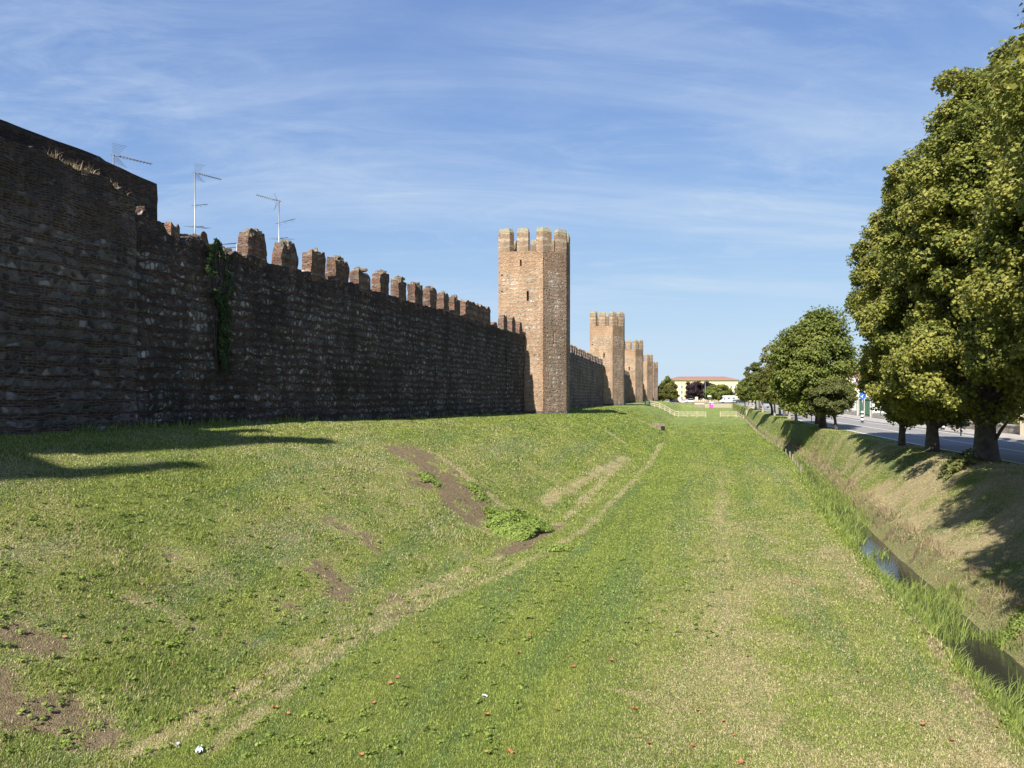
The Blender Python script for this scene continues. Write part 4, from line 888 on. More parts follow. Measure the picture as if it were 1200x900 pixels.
def reeds():
    rg = np.random.RandomState(3); n = 24000; y = 8*(150/8.)**rg.rand(n); t = rg.rand(n)**1.1; a = -.08+t*.95
    x = xd(y)+dw(y)*a; den = fbm(y*.55, x*0+2, seed=81); pat = fbm(x*1.2, y*.8, seed=82)
    # open water shows between about 17 m and 24 m, and near the frame's right edge
    open_ = np.maximum(np.exp(-((y-23)/3.4)**2), .9*np.exp(-((y-13.6)/1.9)**2))*(a > .02)*(a < .9)
    k = (pat+.25*den > .53+.22*open_)*in_view(x, y, 60)*((y < 60) | (rg.rand(n) < .5))*((y < 40) | (a < .35) | (a > .7) | (rg.rand(n) < .3)); x, y, a = x[k], y[k], a[k]; n = len(x)
    z = ground_z(x, y)-.02; zw_ = np.interp(y, [30, 75], [-3.15, -2.65])-.82; z = np.maximum(z, zw_)
    mid = np.exp(-((a-.42)/.35)**2)
    H = .72*(.20+.55*mid*rg.rand(n)+.25*rg.rand(n))*np.interp(y, [8, 25, 60, 150], [1.25, 1.0, .62, .5]); W = np.maximum(.016, .0012*y)
    o = tuft_mesh('reeds', np.stack([x, y, z], -1), H, W, .75, M['reed'], 12); tag(o, 'bright green reeds and rushes growing along the water ditch', 'reeds', kind='stuff')
    # dead stalks along the far lip
    n = 5200; y = 8*(70/8.)**rg.rand(n); x = xd(y)+dw(y)*(.82+.35*rg.rand(n)); k = (fbm(x*2, y*1.4, seed=85) > .47)*in_view(x, y, 60); x, y = x[k], y[k]; n = len(x)
    o = tuft_mesh('dead_stalks', np.stack([x, y, ground_z(x, y)-.01], -1), .10+.28*rg.rand(n), np.maximum(.009, .0008*y), 1.6, M['drygrass'], 13); tag(o, 'tangled dead stalks on the lip of the ditch', 'dead grass', kind='stuff')
reeds()
def wall_foot():
    rg = np.random.RandomState(31); n = 5200; y = 12*(64/12.)**rg.rand(n); x = xw(y)+.10+.32*rg.rand(n)**2; k = fbm(y*.8, y*0, seed=14) > .42; x, y = x[k], y[k]; n = len(x)
    o = tuft_mesh('wall_foot_weeds', np.stack([x, y, ground_z(x, y)-.02], -1), (.08+.30*rg.rand(n)**2)*(.5+fbm(y*1.5, y*0, seed=19)), np.maximum(.012, .0009*y), .8, M['reed'], 15)
    tag(o, 'rough grass and weeds along the foot of the dark wall', 'weeds', kind='stuff')
wall_foot()
def weeds():
    rg = np.random.RandomState(17); C = []; N_ = []; S = []
    spots = []
    for i in range(700):
        u, v = 0+rg.rand()*620, 560+rg.rand()*330
        if rg.rand() < .35: u, v = 560+rg.rand()*300, 560+rg.rand()*200
        spots.append((u, v, .03+.07*rg.rand(), 7+rg.randint(12)))
    for i in range(130):       # along the near lip of the ditch
        y = 10+22*rg.rand(); x = float(xd(y))-.1-.3*rg.rand(); spots.append((600+F*x/y, 465+F*(EYE+3.15)/y, .06+.08*rg.rand(), 12))
    for (u, v, r, k) in spots:
        x, y, z = cast(u, v)
        if y > 45: continue
        a = rg.rand(k)*6.283; rr = r*(.3+.9*rg.rand(k)); hgt = .03+.06*rg.rand(k)
        C.append(np.stack([x+np.cos(a)*rr, y+np.sin(a)*rr, z+hgt], -1)); N_.append(np.stack([np.cos(a)*.4, np.sin(a)*.4, np.ones(k)], -1)+rg.normal(size=(k, 3))*.25); S.append(.028+.035*rg.rand(k))
    C, N_, S = np.concatenate(C), np.concatenate(N_), np.concatenate(S)
    o = link('weeds', leaf_mesh('weeds', C, N_, S, [M['weed']], rg.rand(len(C)))); tag(o, 'broad-leaved green weeds dotted over the grass slope', 'weeds', kind='stuff')
weeds()
def weed_clump(u, v, rx, ry, h, n, seed, label, size=.06, mat='weed', name='weed_clump'):
    rg = np.random.RandomState(seed); x, y, z = cast(u, v); t = empty(name, (x, y, z)); tag(t, label, 'weeds')
    a = rg.rand(n)*6.283; r = np.sqrt(rg.rand(n))*(.55+.9*vn(np.cos(a)*2+seed, np.sin(a)*2, seed=seed+3)); px, py = np.cos(a)*r*rx, np.sin(a)*r*ry; hz = h*np.clip(1-r*r*.6, .1, 1)*(.35+.65*rg.rand(n))*(.6+.8*vn(px*3, py*3, seed=seed)); gz = ground_z(x+px, y+py)-z
    link('foliage', leaf_mesh('foliage', np.stack([px, py, gz+hz], -1), np.stack([np.cos(a)*.5, np.sin(a)*.5-.3, np.ones(n)], -1)+rg.normal(size=(n, 3))*.4, size*(.6+.8*rg.rand(n)), [M[mat]], rg.rand(n)), t)
    for k in range(7): m = MB(); aa = rg.rand()*6.28; q = rg.rand()*.7; m.tube([(math.cos(aa)*rx*q, math.sin(aa)*ry*q, -.1), (math.cos(aa)*rx*q*1.1, math.sin(aa)*ry*q*1.1, h*.6)], [.008, .004], 4); m.build('stem', M['weed'], t)
weed_clump(605, 618, 1.15, 1.7, .48, 6500, 41, 'dense patch of leafy green weeds beside the bare soil', .07)
weed_clump(503, 563, .45, .6, .25, 500, 42, 'small leafy weed at the upper edge of the bare soil')
weed_clump(560, 578, .45, .7, .2, 500, 43, 'low leafy weed growing in the middle of the bare soil')
weed_clump(655, 645, .5, .4, .16, 420, 44, 'low green weed at the foot of the slope beyond the soil')
weed_clump(1125, 548, .8, .6, .5, 700, 45, 'dark undergrowth of shoots between the two thick trunks', .13, 'globe', 'shoots')
weed_clump(1192, 735, .4, .5, .22, 500, 46, 'bright tuft of weeds on the lip of the ditch at the right edge', .05)

# fallen plane leaves
def fallen():
    rg = np.random.RandomState(23); pts = [(567, 779), (608, 768), (642, 741), (668, 771), (672, 784), (716, 777), (619, 747), (513, 758), (484, 730), (465, 797), (495, 708), (596, 692), (620, 748), (570, 840), (605, 832), (572, 885), (598, 885), (425, 889), (457, 803), (438, 827), (322, 833), (337, 841), (268, 864), (75, 750), (265, 745), (308, 797), (754, 735), (877, 772), (744, 833), (648, 693), (818, 836), (848, 848), (861, 865), (868, 898), (1010, 690), (930, 685), (1005, 790), (955, 730), (852, 578), (575, 705), (633, 693), (678, 697), (684, 700), (1082, 852), (1115, 870), (1168, 855)]
    rg2 = random.Random(5); first = None
    for k in range(4): pts.append((rg2.uniform(80, 1000), rg2.uniform(680, 890)))
    protos = []
    for s in range(4):
        n = 10; m = MB(); r0 = [1.0 if i % 2 == 0 else .55 for i in range(n)]; ring = []
        for i in range(n): a = 2*math.pi*i/n+rg.rand()*.2; r = (.075+.02*rg.rand())*r0[i]; ring.append((math.cos(a)*r, math.sin(a)*r*.85, .022*rg.rand()+.035*abs(math.cos(a*1.5+s))))
        for i in range(n): m.quad([(0, 0, .004), ring[i], ring[(i+1) % n]], 0, smooth=False)
        m.tube([(0, 0, .006), (-.05, .02, .02), (-.11, .03, .012)], .003, 4); o = m.build('fallen_leaf', M['leaf_fallen']); protos.append(o)
    for i, (u, v) in enumerate(pts):
        x, y, z = cast(u, v); o = protos[i] if i < 4 else protos[i % 4].copy()
        if i >= 4: col.objects.link(o)
        o.location = (x, y, z+.025); o.rotation_euler = (rg.rand()*.5-.25, rg.rand()*.5-.25, rg.rand()*6.28); s = .42+.42*rg.rand(); o.scale = (s, s, s); tag(o, 'curled reddish brown fallen leaf on the mown grass', 'leaf', 'fallen leaves on the moat floor')
fallen()
def crumpled(u, v, s, seed, label, name='plastic_scrap', cat='litter'):
    rg = np.random.RandomState(seed); x, y, z = cast(u, v); n = 6; g_ = np.linspace(-1, 1, n); A_, B_ = np.meshgrid(g_, g_, indexing='ij')
    Pz = np.stack([A_*s*(1-.3*rg.rand(n, n)), B_*s*.6*(1-.3*rg.rand(n, n)), s*.55*rg.rand(n, n)], -1); m = MB(); m.grid(Pz, Pz[..., :2], 0); o = m.build(name, M['litter']); o.location = (x, y, z+.03); o.rotation_euler = (0, 0, rg.rand()*3); tag(o, label, cat)
crumpled(233, 883, .085, 1, 'crumpled clear plastic wrapper in the grass at the lower left'); crumpled(208, 875, .04, 2, 'small scrap of white paper beside the plastic wrapper', 'paper_scrap')
crumpled(568, 819, .055, 3, 'thin strip of bluish plastic lying in the mown grass'); crumpled(1114, 712, .07, 4, 'white scrap caught in the reeds of the ditch')

# ------------------------------------------------------------------ antennas, railing, houses inside the walls
def antenna(label, u, vtop, vbot, y, boom, extra, seed):
    k = y/F; x, _, zt = at_depth(u, vtop, y); zb = 6.2; t = empty('television_antenna', (x, y, zb)); tag(t, label, 'antenna', 'television antennas behind the wall')
    m = MB(); m.tube([(0, 0, 0), (0, 0, zt-zb)], [.045, .032], 7); m.build('mast', M['metal'], t)
    bx, bz = (boom[0]-u)*k, EYE-(boom[1]-465)*k-zb; z1 = zt-zb-.05; m = MB(); m.tube([(-.12*np.sign(bx), 0, z1), (bx, .35, bz)], .022, 5); n = 11
    for i in range(2, n+1):
        f = i/n; px, pz = bx*f, z1+(bz-z1)*f; m.tube([(px, .35*f-.16, pz-.03), (px, .35*f+.16, pz+.05)], .011, 4); m.tube([(px-.02, .35*f, pz-.07), (px+.02, .35*f, pz+.07)], .011, 4)
    m.build('boom', M['antenna'], t)
    m = MB()
    for i in range(7):       # open corner reflector
        f = i/6; s = np.sign(bx); m.tube([(s*.1, -.3, z1+.04+f*.38), (s*(.1+.0)+s*f*.35, .3, z1+.10+f*.38)], .007, 3); m.tube([(s*.1, -.3, z1-.04-f*.38), (s*.1+s*f*.35, .3, z1-.10-f*.38)], .007, 3)
    m.build('reflector', M['antenna'], t)
    for (ev, eu2, ev2, wid) in extra:
        zc_ = EYE-(ev-465)*k-zb; m = MB(); ex_, ez = (eu2-u)*k, EYE-(ev2-465)*k-zb; m.tube([(-.15*np.sign(ex_), -.1, zc_-.03), (ex_, .5, ez)], .018, 5)
        for f in (0, .35, .75):
            m.tube([(ex_*f-wid*(1-.15*f), .5*f+.05, zc_+(ez-zc_)*f+.06), (ex_*f+wid*(1-.15*f), .5*f-.05, zc_+(ez-zc_)*f-.10)], .010, 4)
        m.build('side_aerial', M['antenna'], t)
antenna('leftmost antenna, only its long arm showing above the dark wall', 133, 180, 190, 32, (172, 189), [], 1)
antenna('middle antenna with a tall thin mast, its arm pointing right', 228.5, 201, 275, 40, (255.5, 208), [(241, 239, 236.5, .15), (266, 234, 263, .65)], 2)
antenna('rightmost antenna, its long arm pointing left above the merlons', 327, 235, 282, 42, (298.5, 226.5), [(262, 343, 254, .12), (280.5, 334, 276, .6)], 3)
rl = empty('metal_railing', (0, 0, 0)); tag(rl, 'grey metal railing seen over the broken wall beside the ivy', 'railing')
yb = 30.0; pa, pb = at_depth(246, 287, yb), at_depth(277.5, 285, yb+.6); zb = EYE-(298-465)/F*yb-.6; m = MB(); m.tube([pa, pb], .028, 6); m.build('top_rail', M['rail'], rl)
m = MB(); m.tube([(pa[0], pa[1], pa[2]-.17), (pb[0], pb[1], pb[2]-.17)], .018, 5); m.tube([(pa[0], pa[1], zb), (pb[0], pb[1], zb)], .02, 5); m.build('bottom_rail', M['rail'], rl)
for k in range(13):
    f = k/12; p = Vector(pa).lerp(Vector(pb), f); m = MB(); m.tube([(p.x, p.y, zb), (p.x, p.y, p.z-.17 if k < 12 else p.z)], .010 if k < 12 else .035, 5); m.build('baluster' if k < 12 else 'post', M['rail'], rl)
def house(name, label, x, y, z, L, W, H, rise, rz=0.0, wall='cream', windows=(), over=.4, hip=False, door=None, chimney=True, cat='house', group=None, wsize=(1.0, 1.4), closed='shutter'):
    """local x length, local y depth, front at local y = 0 facing -y, side 1 faces -x; windows: (side, s, z)"""
    t = empty(name, (x, y, z), rz); tag(t, label, cat, group); m = MB(); ww, wh = wsize
    sides = [((0, 0), (L, 0)), ((0, W), (0, 0)), ((L, 0), (L, W)), ((L, W), (0, W))]
    for i, (a, b) in enumerate(sides):
        Ls = math.hypot(b[0]-a[0], b[1]-a[1]); ho = [(s-ww/2, s+ww/2, zz2, zz2+wh) for (sd, s, zz2) in windows if sd == i]
        if door and door[0] == i: ho.append((door[1]-.55, door[1]+.55, .05, 2.2))
        ss_ = sorted({0, Ls} | {q for h in ho for q in h[:2]}); zs_ = sorted({-.3, H} | {q for h in ho for q in h[2:]}); n = ((b[1]-a[1])/Ls, -(b[0]-a[0])/Ls)
        pt = lambda s, zz2, d=0: (a[0]+(b[0]-a[0])*s/Ls-n[0]*d, a[1]+(b[1]-a[1])*s/Ls-n[1]*d, zz2)
        for j in range(len(ss_)-1):
            for k in range(len(zs_)-1):
                cs_, cz_ = (ss_[j]+ss_[j+1])/2, (zs_[k]+zs_[k+1])/2
                if any(h[0] < cs_ < h[1] and h[2] < cz_ < h[3] for h in ho): continue
                m.quad([pt(ss_[j], zs_[k]), pt(ss_[j+1], zs_[k]), pt(ss_[j+1], zs_[k+1]), pt(ss_[j], zs_[k+1])])
        for hi, (s0, s1, z0, z1) in enumerate(ho):
            for q in ([pt(s0, z0), pt(s0, z0, .18), pt(s0, z1, .18), pt(s0, z1)], [pt(s1, z0, .18), pt(s1, z0), pt(s1, z1), pt(s1, z1, .18)], [pt(s0, z0), pt(s1, z0), pt(s1, z0, .18), pt(s0, z0, .18)], [pt(s0, z1, .18), pt(s1, z1, .18), pt(s1, z1), pt(s0, z1)]): m.quad(q)
            isd = door and door[0] == i and hi == len(ho)-1
            w_ = MB(); w_.quad([pt(s0, z0, .17), pt(s1, z0, .17), pt(s1, z1, .17), pt(s0, z1, .17)], 0)
            c_ = (s0+s1)/2
            if not isd:
                for (q0, q1, r0, r1) in ((s0, s0+.07, z0, z1), (s1-.07, s1, z0, z1), (c_-.035, c_+.035, z0, z1), (s0+.07, c_-.035, z1-.07, z1), (c_+.035, s1-.07, z1-.07, z1)): w_.quad([pt(q0, r0, .13), pt(q1, r0, .13), pt(q1, r1, .13), pt(q0, r1, .13)], 1)
                w_.build('window', [M['glass'], M['white']], t)
                for (q0, q1) in ((s0-ww*.48, s0-.02), (s1+.02, s1+ww*.48)):
                    sh = MB(); sh.quad([pt(q0, z0-.02, -.06), pt(q1, z0-.02, -.06), pt(q1, z1+.02, -.06), pt(q0, z1+.02, -.06)]); sh.quad([pt(q0, z0-.02, -.01), pt(q0, z0-.02, -.06), pt(q0, z1+.02, -.06), pt(q0, z1+.02, -.01)]); sh.quad([pt(q1, z0-.02, -.06), pt(q1, z0-.02, -.01), pt(q1, z1+.02, -.01), pt(q1, z1+.02, -.06)]); sh.build('shutter', M[closed], t)
            else: w_.m = [0]; w_.build('door', [M['darkgreen']], t)
    if not hip:
        for xx in (0, L): m.quad([(xx, 0, H), (xx, W, H), (xx, W/2, H+rise)][::1 if xx else -1])
    m.build('wall', M[wall], t); r = MB(); o_ = over; th = .16; k_ = rise/(W/2)
    if not hip:
        for s in (0, 1):
            ye = -o_ if s == 0 else W+o_; ze = H-k_*o_+.02; zr = H+rise+.02; q = [(-o_, ye, ze), (L+o_, ye, ze), (L+o_, W/2, zr), (-o_, W/2, zr)]; uv = [(0, 0), (L, 0), (L, W*.6), (0, W*.6)]
            if s: q = q[::-1]
            r.quad([(a, b, c+th) for a, b, c in q], 0, uv); r.quad(q[::-1], 1); 
            r.quad([(-o_, ye, ze), (L+o_, ye, ze), (L+o_, ye, ze+th), (-o_, ye, ze+th)], 1)
            for xx in (-o_, L+o_): r.quad([(xx, ye, ze), (xx, W/2, zr), (xx, W/2, zr+th), (xx, ye, ze+th)], 1)
    else:
        ze = H+.02; zr = H+rise; c = [(-o_, -o_), (L+o_, -o_), (L+o_, W+o_), (-o_, W+o_)]; ra, rb = (W/2, W/2, zr), (L-W/2, W/2, zr)
        r.quad([(*c[0], ze+th), (*c[1], ze+th), rb, ra], 0, [(0, 0), (L, 0), (L-W/2, W*.6), (W/2, W*.6)]); r.quad([(*c[2], ze+th), (*c[3], ze+th), ra, rb], 0, [(0, 0), (L, 0), (L-W/2, W*.6), (W/2, W*.6)])
        r.quad([(*c[1], ze+th), (*c[2], ze+th), rb], 0, [(0, 0), (W, 0), (W/2, W*.6)]); r.quad([(*c[3], ze+th), (*c[0], ze+th), ra], 0, [(0, 0), (W, 0), (W/2, W*.6)])
        for i in range(4): a, b = c[i], c[(i+1) % 4]; r.quad([(*a, ze), (*b, ze), (*b, ze+th), (*a, ze+th)], 1)
        r.quad([(*p, ze) for p in c[::-1]], 1)
    ro = r.build('roof', [M['roof'], M['stonelt']], t)
    if chimney: c = MB(); c.box(L*.3, L*.3+.6, W*.35, W*.35+.5, H+rise*.4, H+rise+.9); c.box(L*.3-.08, L*.3+.68, W*.35-.08, W*.35+.58, H+rise+.9, H+rise+1.0); c.build('chimney', M['brickpier'], ro)
    return t
house('town_house', 'cream house inside the walls, hidden behind the near wall', -26, 31, 0, 11, 8, 4.6, 1.6, .2, windows=[(0, 2, 1), (0, 6, 1)])
house('town_house', 'house inside the walls behind the battlements, carrying antennas', -19.5, 40, 0, 10, 8, 4.6, 1.6, .2, windows=[(0, 2, 1), (0, 6, 1)])
px_, _, _ = at_depth(577, 378, 80); house('town_house', 'house roof showing in the gap just left of the nearest tower', px_-7, 76, 0, 9, 8, 7.8, 1.7, .1, windows=[(0, 2, 1), (0, 6, 1), (0, 2, 4.5), (0, 6, 4.5)])
# ------------------------------------------------------------------ far square: yellow building, walls, vehicles, fence
YB = 400.0; k = YB/F; xa, xb_ = (785-600)*k, (866-600)*k; L = xb_-xa
zt = EYE+(465-445.5)*k+1.0; win = []
for zz2 in (1.2, 4.3, 7.4):
    n = 15
    for i in range(n): win.append((0, 1.8+i*(L-3.6)/(n-1), zz2))
house('yellow_building', 'long yellow building with a red hipped roof closing the far view', xa, YB, -1.05, L, 13, zt, 2.3, 0, 'yellow', win, over=.8, hip=True, chimney=False, cat='building', wsize=(.9, 1.6))
pcx = (853-600)*k*.93; pc = empty('porch', (pcx, YB-18, -1.05)); tag(pc, 'grey-roofed cream porch with pillars at the right end of the yellow building', 'porch')
m = MB()
for xx in (0, 3.4, 6.8): m2 = MB(); m2.box(xx, xx+.5, 0, .5, -.1, 4.6); m2.build('pillar', M['cream'], pc)
m.prism([(-.6, -.6), (7.9, -.6), (7.9, 5), (-.6, 5)], 4.6, 5.9, 0, taper=.7); m.build('roof', M['rail'], pc); m = MB(); m.box(5.1, 6.3, -.02, .08, 1.2, 3.4); m.build('red_board', M['red'], pc)
for (xh, yh, Lh, Hh, lab) in ((135, 420, 30, 7, 'pale distant house right of the yellow building'), (40, 430, 28, 6, 'pale distant house behind the last towers')):
    house('distant_house', lab, xh, yh, -1, Lh, 10, Hh, 2, 0, 'cream', [(0, 3+4*i, 1.5) for i in range(5)], group='distant houses')
# retaining wall and posts
ky = 276.0/F; x0, x1 = (826-600)*ky, (857-600)*ky; rw = empty('low_wall', (x0, 276, 0)); tag(rw, 'low pale pinkish stone wall behind the pink toilet cabin', 'wall'); m = MB(); m.box(0, x1-x0, 0, .5, -3.0, -1.45); m.build('wall_body', M['stonelt'], rw); m = MB(); m.box(-.1, x1-x0+.1, -.08, .58, -1.45, -1.33); m.build('coping', M['cream'], rw)
x0 = (815-600)*ky; x1 = (826-600)*ky; b2 = empty('parapet_rail', (x0, 277, 0)); tag(b2, 'pale horizontal parapet left of the low stone wall', 'parapet'); m = MB(); m.box(0, x1-x0, 0, .3, -1.35, -1.0); m.build('rail', M['cream'], b2)
m = MB(); m.box(0, x1-x0, .05, .26, -3.0, -1.35); m.build('wall_body', M['woodgrey'], b2)  # dark box added below the rail in place of its shadow
bp = None
for i in range(12):
    xx = ((816+i*2.4)-600)*(286/F)
    if bp is None: bp = MB(); bp.prism([(-.2, -.2), (.2, -.2), (.2, .2), (-.2, .2)], 0, 1.2, 0); bp.prism([(-.27, -.27), (.27, -.27), (.27, .27), (-.27, .27)], 1.2, 1.42, 0, taper=.4); bp = bp.build('stone_bollard', M['stonelt']); o = bp
    else: o = bp.copy(); col.objects.link(o)
    o.location = (xx, 288.5, -1.1); tag(o, 'stubby pale stone bollard in the row before the car park', 'bollard', 'stone bollards before the car park')
# vehicles
def car(label, u, y, rz, mat, kind='car', z=-1.0, group='cars parked beyond the moat', cat='car', name='parked_car'):
    x = (u-600)/F*y; t = empty(name, (x, y, z), rz); tag(t, label, cat, group)
    if kind == 'car': body = [(-2.1, .35), (-2.15, .75), (-1.95, .95), (-1.3, 1.02), (.95, .98), (1.9, .82), (2.1, .6), (2.1, .35)]; cab = [(-1.75, .98), (-1.35, 1.42), (.05, 1.46), (.95, .98)]; Wd = .85; wx = (-1.3, 1.3); wr = .32
    elif kind == 'pickup': body = [(-2.5, .5), (-2.5, 1.05), (0, 1.05), (.1, 1.1), (1.5, 1.1), (2.4, 1.0), (2.5, .5)]; cab = [(-.6, 1.05), (-.5, 1.75), (.7, 1.78), (1.4, 1.08)]; Wd = .9; wx = (-1.6, 1.6); wr = .38
    else: body = [(-3.2, .5), (-3.2, 2.95), (-2.9, 3.05), (1.9, 3.05), (2.3, 2.6), (1.9, 2.1), (2.35, 1.4), (3.1, 1.15), (3.2, .5)]; cab = [(1.5, 1.36), (1.45, 2.0), (1.86, 2.06), (2.3, 1.40)]; Wd = 1.1; wx = (-1.9, 2.2); wr = .36
    def ext(poly, w, m, mi=0):
        n = len(poly)
        for i in range(n): a, b = poly[i], poly[(i+1) % n]; m.quad([(a[0], -w, a[1]), (a[0], w, a[1]), (b[0], w, b[1]), (b[0], -w, b[1])], mi)
        for s in (-1, 1): q = [(p[0], s*w, p[1]) for p in poly]; m.quad(q if s > 0 else q[::-1], mi)
    m = MB(); ext(body, Wd, m); m.build('body', mat, t); m = MB(); ext(cab, Wd*(.9 if kind != 'camper' else 1.012), m); m.build('window_band', M['glass'], t)
    if kind != 'camper': m = MB(); rp = [(p[0]*.96, p[1]+.012) for p in cab[1:3]]; m.box(rp[0][0], rp[1][0], -Wd*.88, Wd*.88, rp[0][1], rp[1][1]+.05); m.build('roof', mat, t)
    else:
        for xx in (-2.4, -.4):
            for s in (-1, 1): m = MB(); m.box(xx, xx+1.1, s*(Wd-.002)-.02, s*(Wd-.002)+.02, 1.7, 2.3); m.build('window', M['glass'], t)
    for xx in wx:
        for s in (-1, 1):
            m = MB(); m.tube([(xx, s*(Wd-.2), wr), (xx, s*(Wd+.02), wr)], wr, 12, smooth=False); w_ = m.build('wheel', M['black'], t)
            m = MB(); m.tube([(xx, s*(Wd+.0), wr), (xx, s*(Wd+.035), wr)], wr*.55, 8, smooth=False); m.build('rim', M['metal'], w_)
    for s in (-1, 1): m = MB(); xx = max(p[0] for p in body); m.box(xx-.06, xx+.02, s*Wd*.75-.16, s*Wd*.75+.16, .62, .80); m.build('headlight', M['white'], t)
    return t
car('dark saloon car parked at the left end of the car park', 790.5, 292, 1.9, M['cardark']); car('silver grey car parked left of the dark saloon', 782, 292, 1.3, M['carsilver'])
car('long white car parked before the yellow building', 800, 293, 3.1, M['carwhite']); car('white pickup truck with its cab up in front of the purple tree', 809, 290, .1, M['carwhite'], 'pickup', cat='pickup truck', name='pickup_truck')
car('white camper van parked under the fresh green tree', 853.5, 294, 3.14, M['carwhite'], 'camper', cat='camper van', name='camper_van')
car('small silver car parked just right of the camper van', 861, 284, 1.2, M['carsilver']); car('dark car parked nearest the end of the tree row', 868, 280, 2.9, M['cardark'])
car('dark hatchback half hidden by the silver car', 865, 292, .3, M['cardark'])
car('silver car parked far up the road behind the tree row', 896, 165, 1.3, M['carsilver'])
# pink toilet cabin
xx = (833.6-600)/F*262; pt = empty('toilet_cabin', (xx, 262, -2.68), .1); tag(pt, 'bright pink portable toilet cabin standing in the moat', 'toilet cabin')
m = MB(); m.box(-.55, .55, -.55, .55, .12, 2.1); m.build('cabin', M['pink'], pt); m = MB(); m.box(-.6, .6, -.6, .6, 0, .12); m.build('base', M['black'], pt)
m = MB(); m.prism([(-.6, -.6), (.6, -.6), (.6, .6), (-.6, .6)], 2.1, 2.36, 0, taper=.75); m.build('roof', M['white'], pt); m = MB(); m.box(-.4, .4, -.58, -.552, .2, 1.95); d_ = m.build('door', M['pink'], pt); m = MB(); m.box(-.2, .2, -.60, -.582, 1.35, 1.7); m.build('notice', M['white'], d_)
# lamp post, sign posts
xx = (826.5-600)/F*292; lp = empty('street_lamp', (xx, 292, -1.05)); tag(lp, 'tall double-headed lamp post between the purple trees', 'street lamp'); m = MB(); m.tube([(0, 0, 0), (0, 0, 9.0)], [.11, .06], 8); m.build('pole', M['metal'], lp)
m = MB(); m.tube([(-1.2, 0, 9.05), (0, 0, 9.0), (1.2, 0, 9.05)], .05, 5); m.build('arm', M['metal'], lp)
for s in (-1, 1): m = MB(); m.box(s*1.35-.4, s*1.35+.4, -.15, .15, 9.0, 9.14); m.build('lamp_head', M['rail'], lp)
xx = (831-600)/F*289; sg = empty('sign_post', (xx, 289, -1.05)); tag(sg, 'post with blue and white direction signs left of the green trees', 'sign'); m = MB(); m.tube([(0, 0, 0), (0, 0, 3.2)], .05, 6); m.build('pole', M['metal'], sg)
m = MB(); m.box(-.7, .9, -.1, -.06, 2.7, 3.1); m.build('sign_panel', M['white'], sg); m = MB(); m.box(-.7, .2, -.1, -.06, 2.2, 2.62); m.build('sign_panel', M['blue'], sg)
xx = (818-600)/F*287; km = empty('kiosk', (xx, 289.5, -1.1)); tag(km, 'slim white information pillar beside the parked pickup', 'pillar'); m = MB(); m.prism([(-.5, -.4), (.5, -.4), (.5, .4), (-.5, .4)], 0, 2.3, 0); m.build('pillar_body', M['cream'], km); m = MB(); m.prism([(-.6, -.5), (.6, -.5), (.6, .5), (-.6, .5)], 2.3, 2.6, 0, taper=.6); m.build('cap', M['cream'], km)
# picket fence of the car park
pf = empty('picket_fence', (0, 0, 0)); tag(pf, 'low grey fence on the grass edge left of the stone wall', 'fence'); yy0 = 283
for i in range(24):
    xx = (778+i*1.7-600)/F*yy0; m = MB(); m.box(xx, xx+.12, yy0, yy0+.1, float(ground_z(xx, yy0))-.1, -.55); m.build('post', M['woodgrey'], pf)
m = MB(); m.box((778-600)/F*yy0, (818-600)/F*yy0, yy0-.05, yy0-.01, -.85, -.72); m.build('rail', M['woodgrey'], pf)

# ------------------------------------------------------------------ timber fence across the moat
def timber(label, pts, group='timber fences across the moat'):
    """pts on the ground; square posts and three rails between them"""
    t = empty('timber_fence', (pts[0][0], pts[0][1], pts[0][2])); tag(t, label, 'fence', group); o0 = Vector(pts[0])
    for p in pts: q = Vector(p)-o0; m = MB(); m.prism([(q.x-.09, q.y-.09), (q.x+.09, q.y-.09), (q.x+.09, q.y+.09), (q.x-.09, q.y+.09)], q.z-.2, q.z+1.22, 0); m.build('post', M['wood'], t)
    for h in (.30, .68, 1.08):
        m = MB()
        for a, b in zip(pts[:-1], pts[1:]):
            a, b = Vector(a)-o0, Vector(b)-o0; a.y -= .12; b.y -= .12; w = .075
            m.quad([(a.x, a.y, a.z+h-w), (b.x, b.y, b.z+h-w), (b.x, b.y, b.z+h+w), (a.x, a.y, a.z+h+w)]); m.quad([(a.x, a.y, a.z+h+w), (b.x, b.y, b.z+h+w), (b.x, b.y+.05, b.z+h+w), (a.x, a.y+.05, a.z+h+w)])
            m.quad([(b.x, b.y+.05, b.z+h-w), (a.x, a.y+.05, a.z+h-w), (a.x, a.y+.05, a.z+h+w), (b.x, b.y+.05, b.z+h+w)]); m.quad([(b.x, b.y, b.z+h-w), (a.x, a.y, a.z+h-w), (a.x, a.y+.05, a.z+h-w), (b.x, b.y+.05, b.z+h-w)])
        m.build('rail', M['wood'], t)
yf = 146.0
def gp(u, y=yf): x = (u-600)/F*y; return (x, y, float(ground_z(x, y)))
timber('pale timber fence running down the left bank and across the moat floor', [gp(u) for u in (756, 761, 767, 773, 779, 785, 790, 795, 806, 816.5, 827)])
timber('short pale timber fence right of the gap, ending at the ditch', [gp(u) for u in (844, 853, 862.5, 871.5)])
timber('timber rails climbing the right bank beyond the ditch', [(gp(u, 150)) for u in (874.5, 878.5, 883)])
# old culvert head
cx, cy, cz = cast(771, 502); cu = empty('stone_culvert', (cx, cy, cz)); tag(cu, 'small rough stone culvert head at the foot of the left bank', 'culvert'); m = MB(); rough_block(m, -.85, .8, -.3, .5, -.2, .52, .2, .07, 501, crown=.2, erode=.1); m.build('stone_block', M['rubcap'], cu); m = MB(); m.box(.3, .75, -.42, -.30, -.1, .25); m.build('outlet', M['dark'], cu)
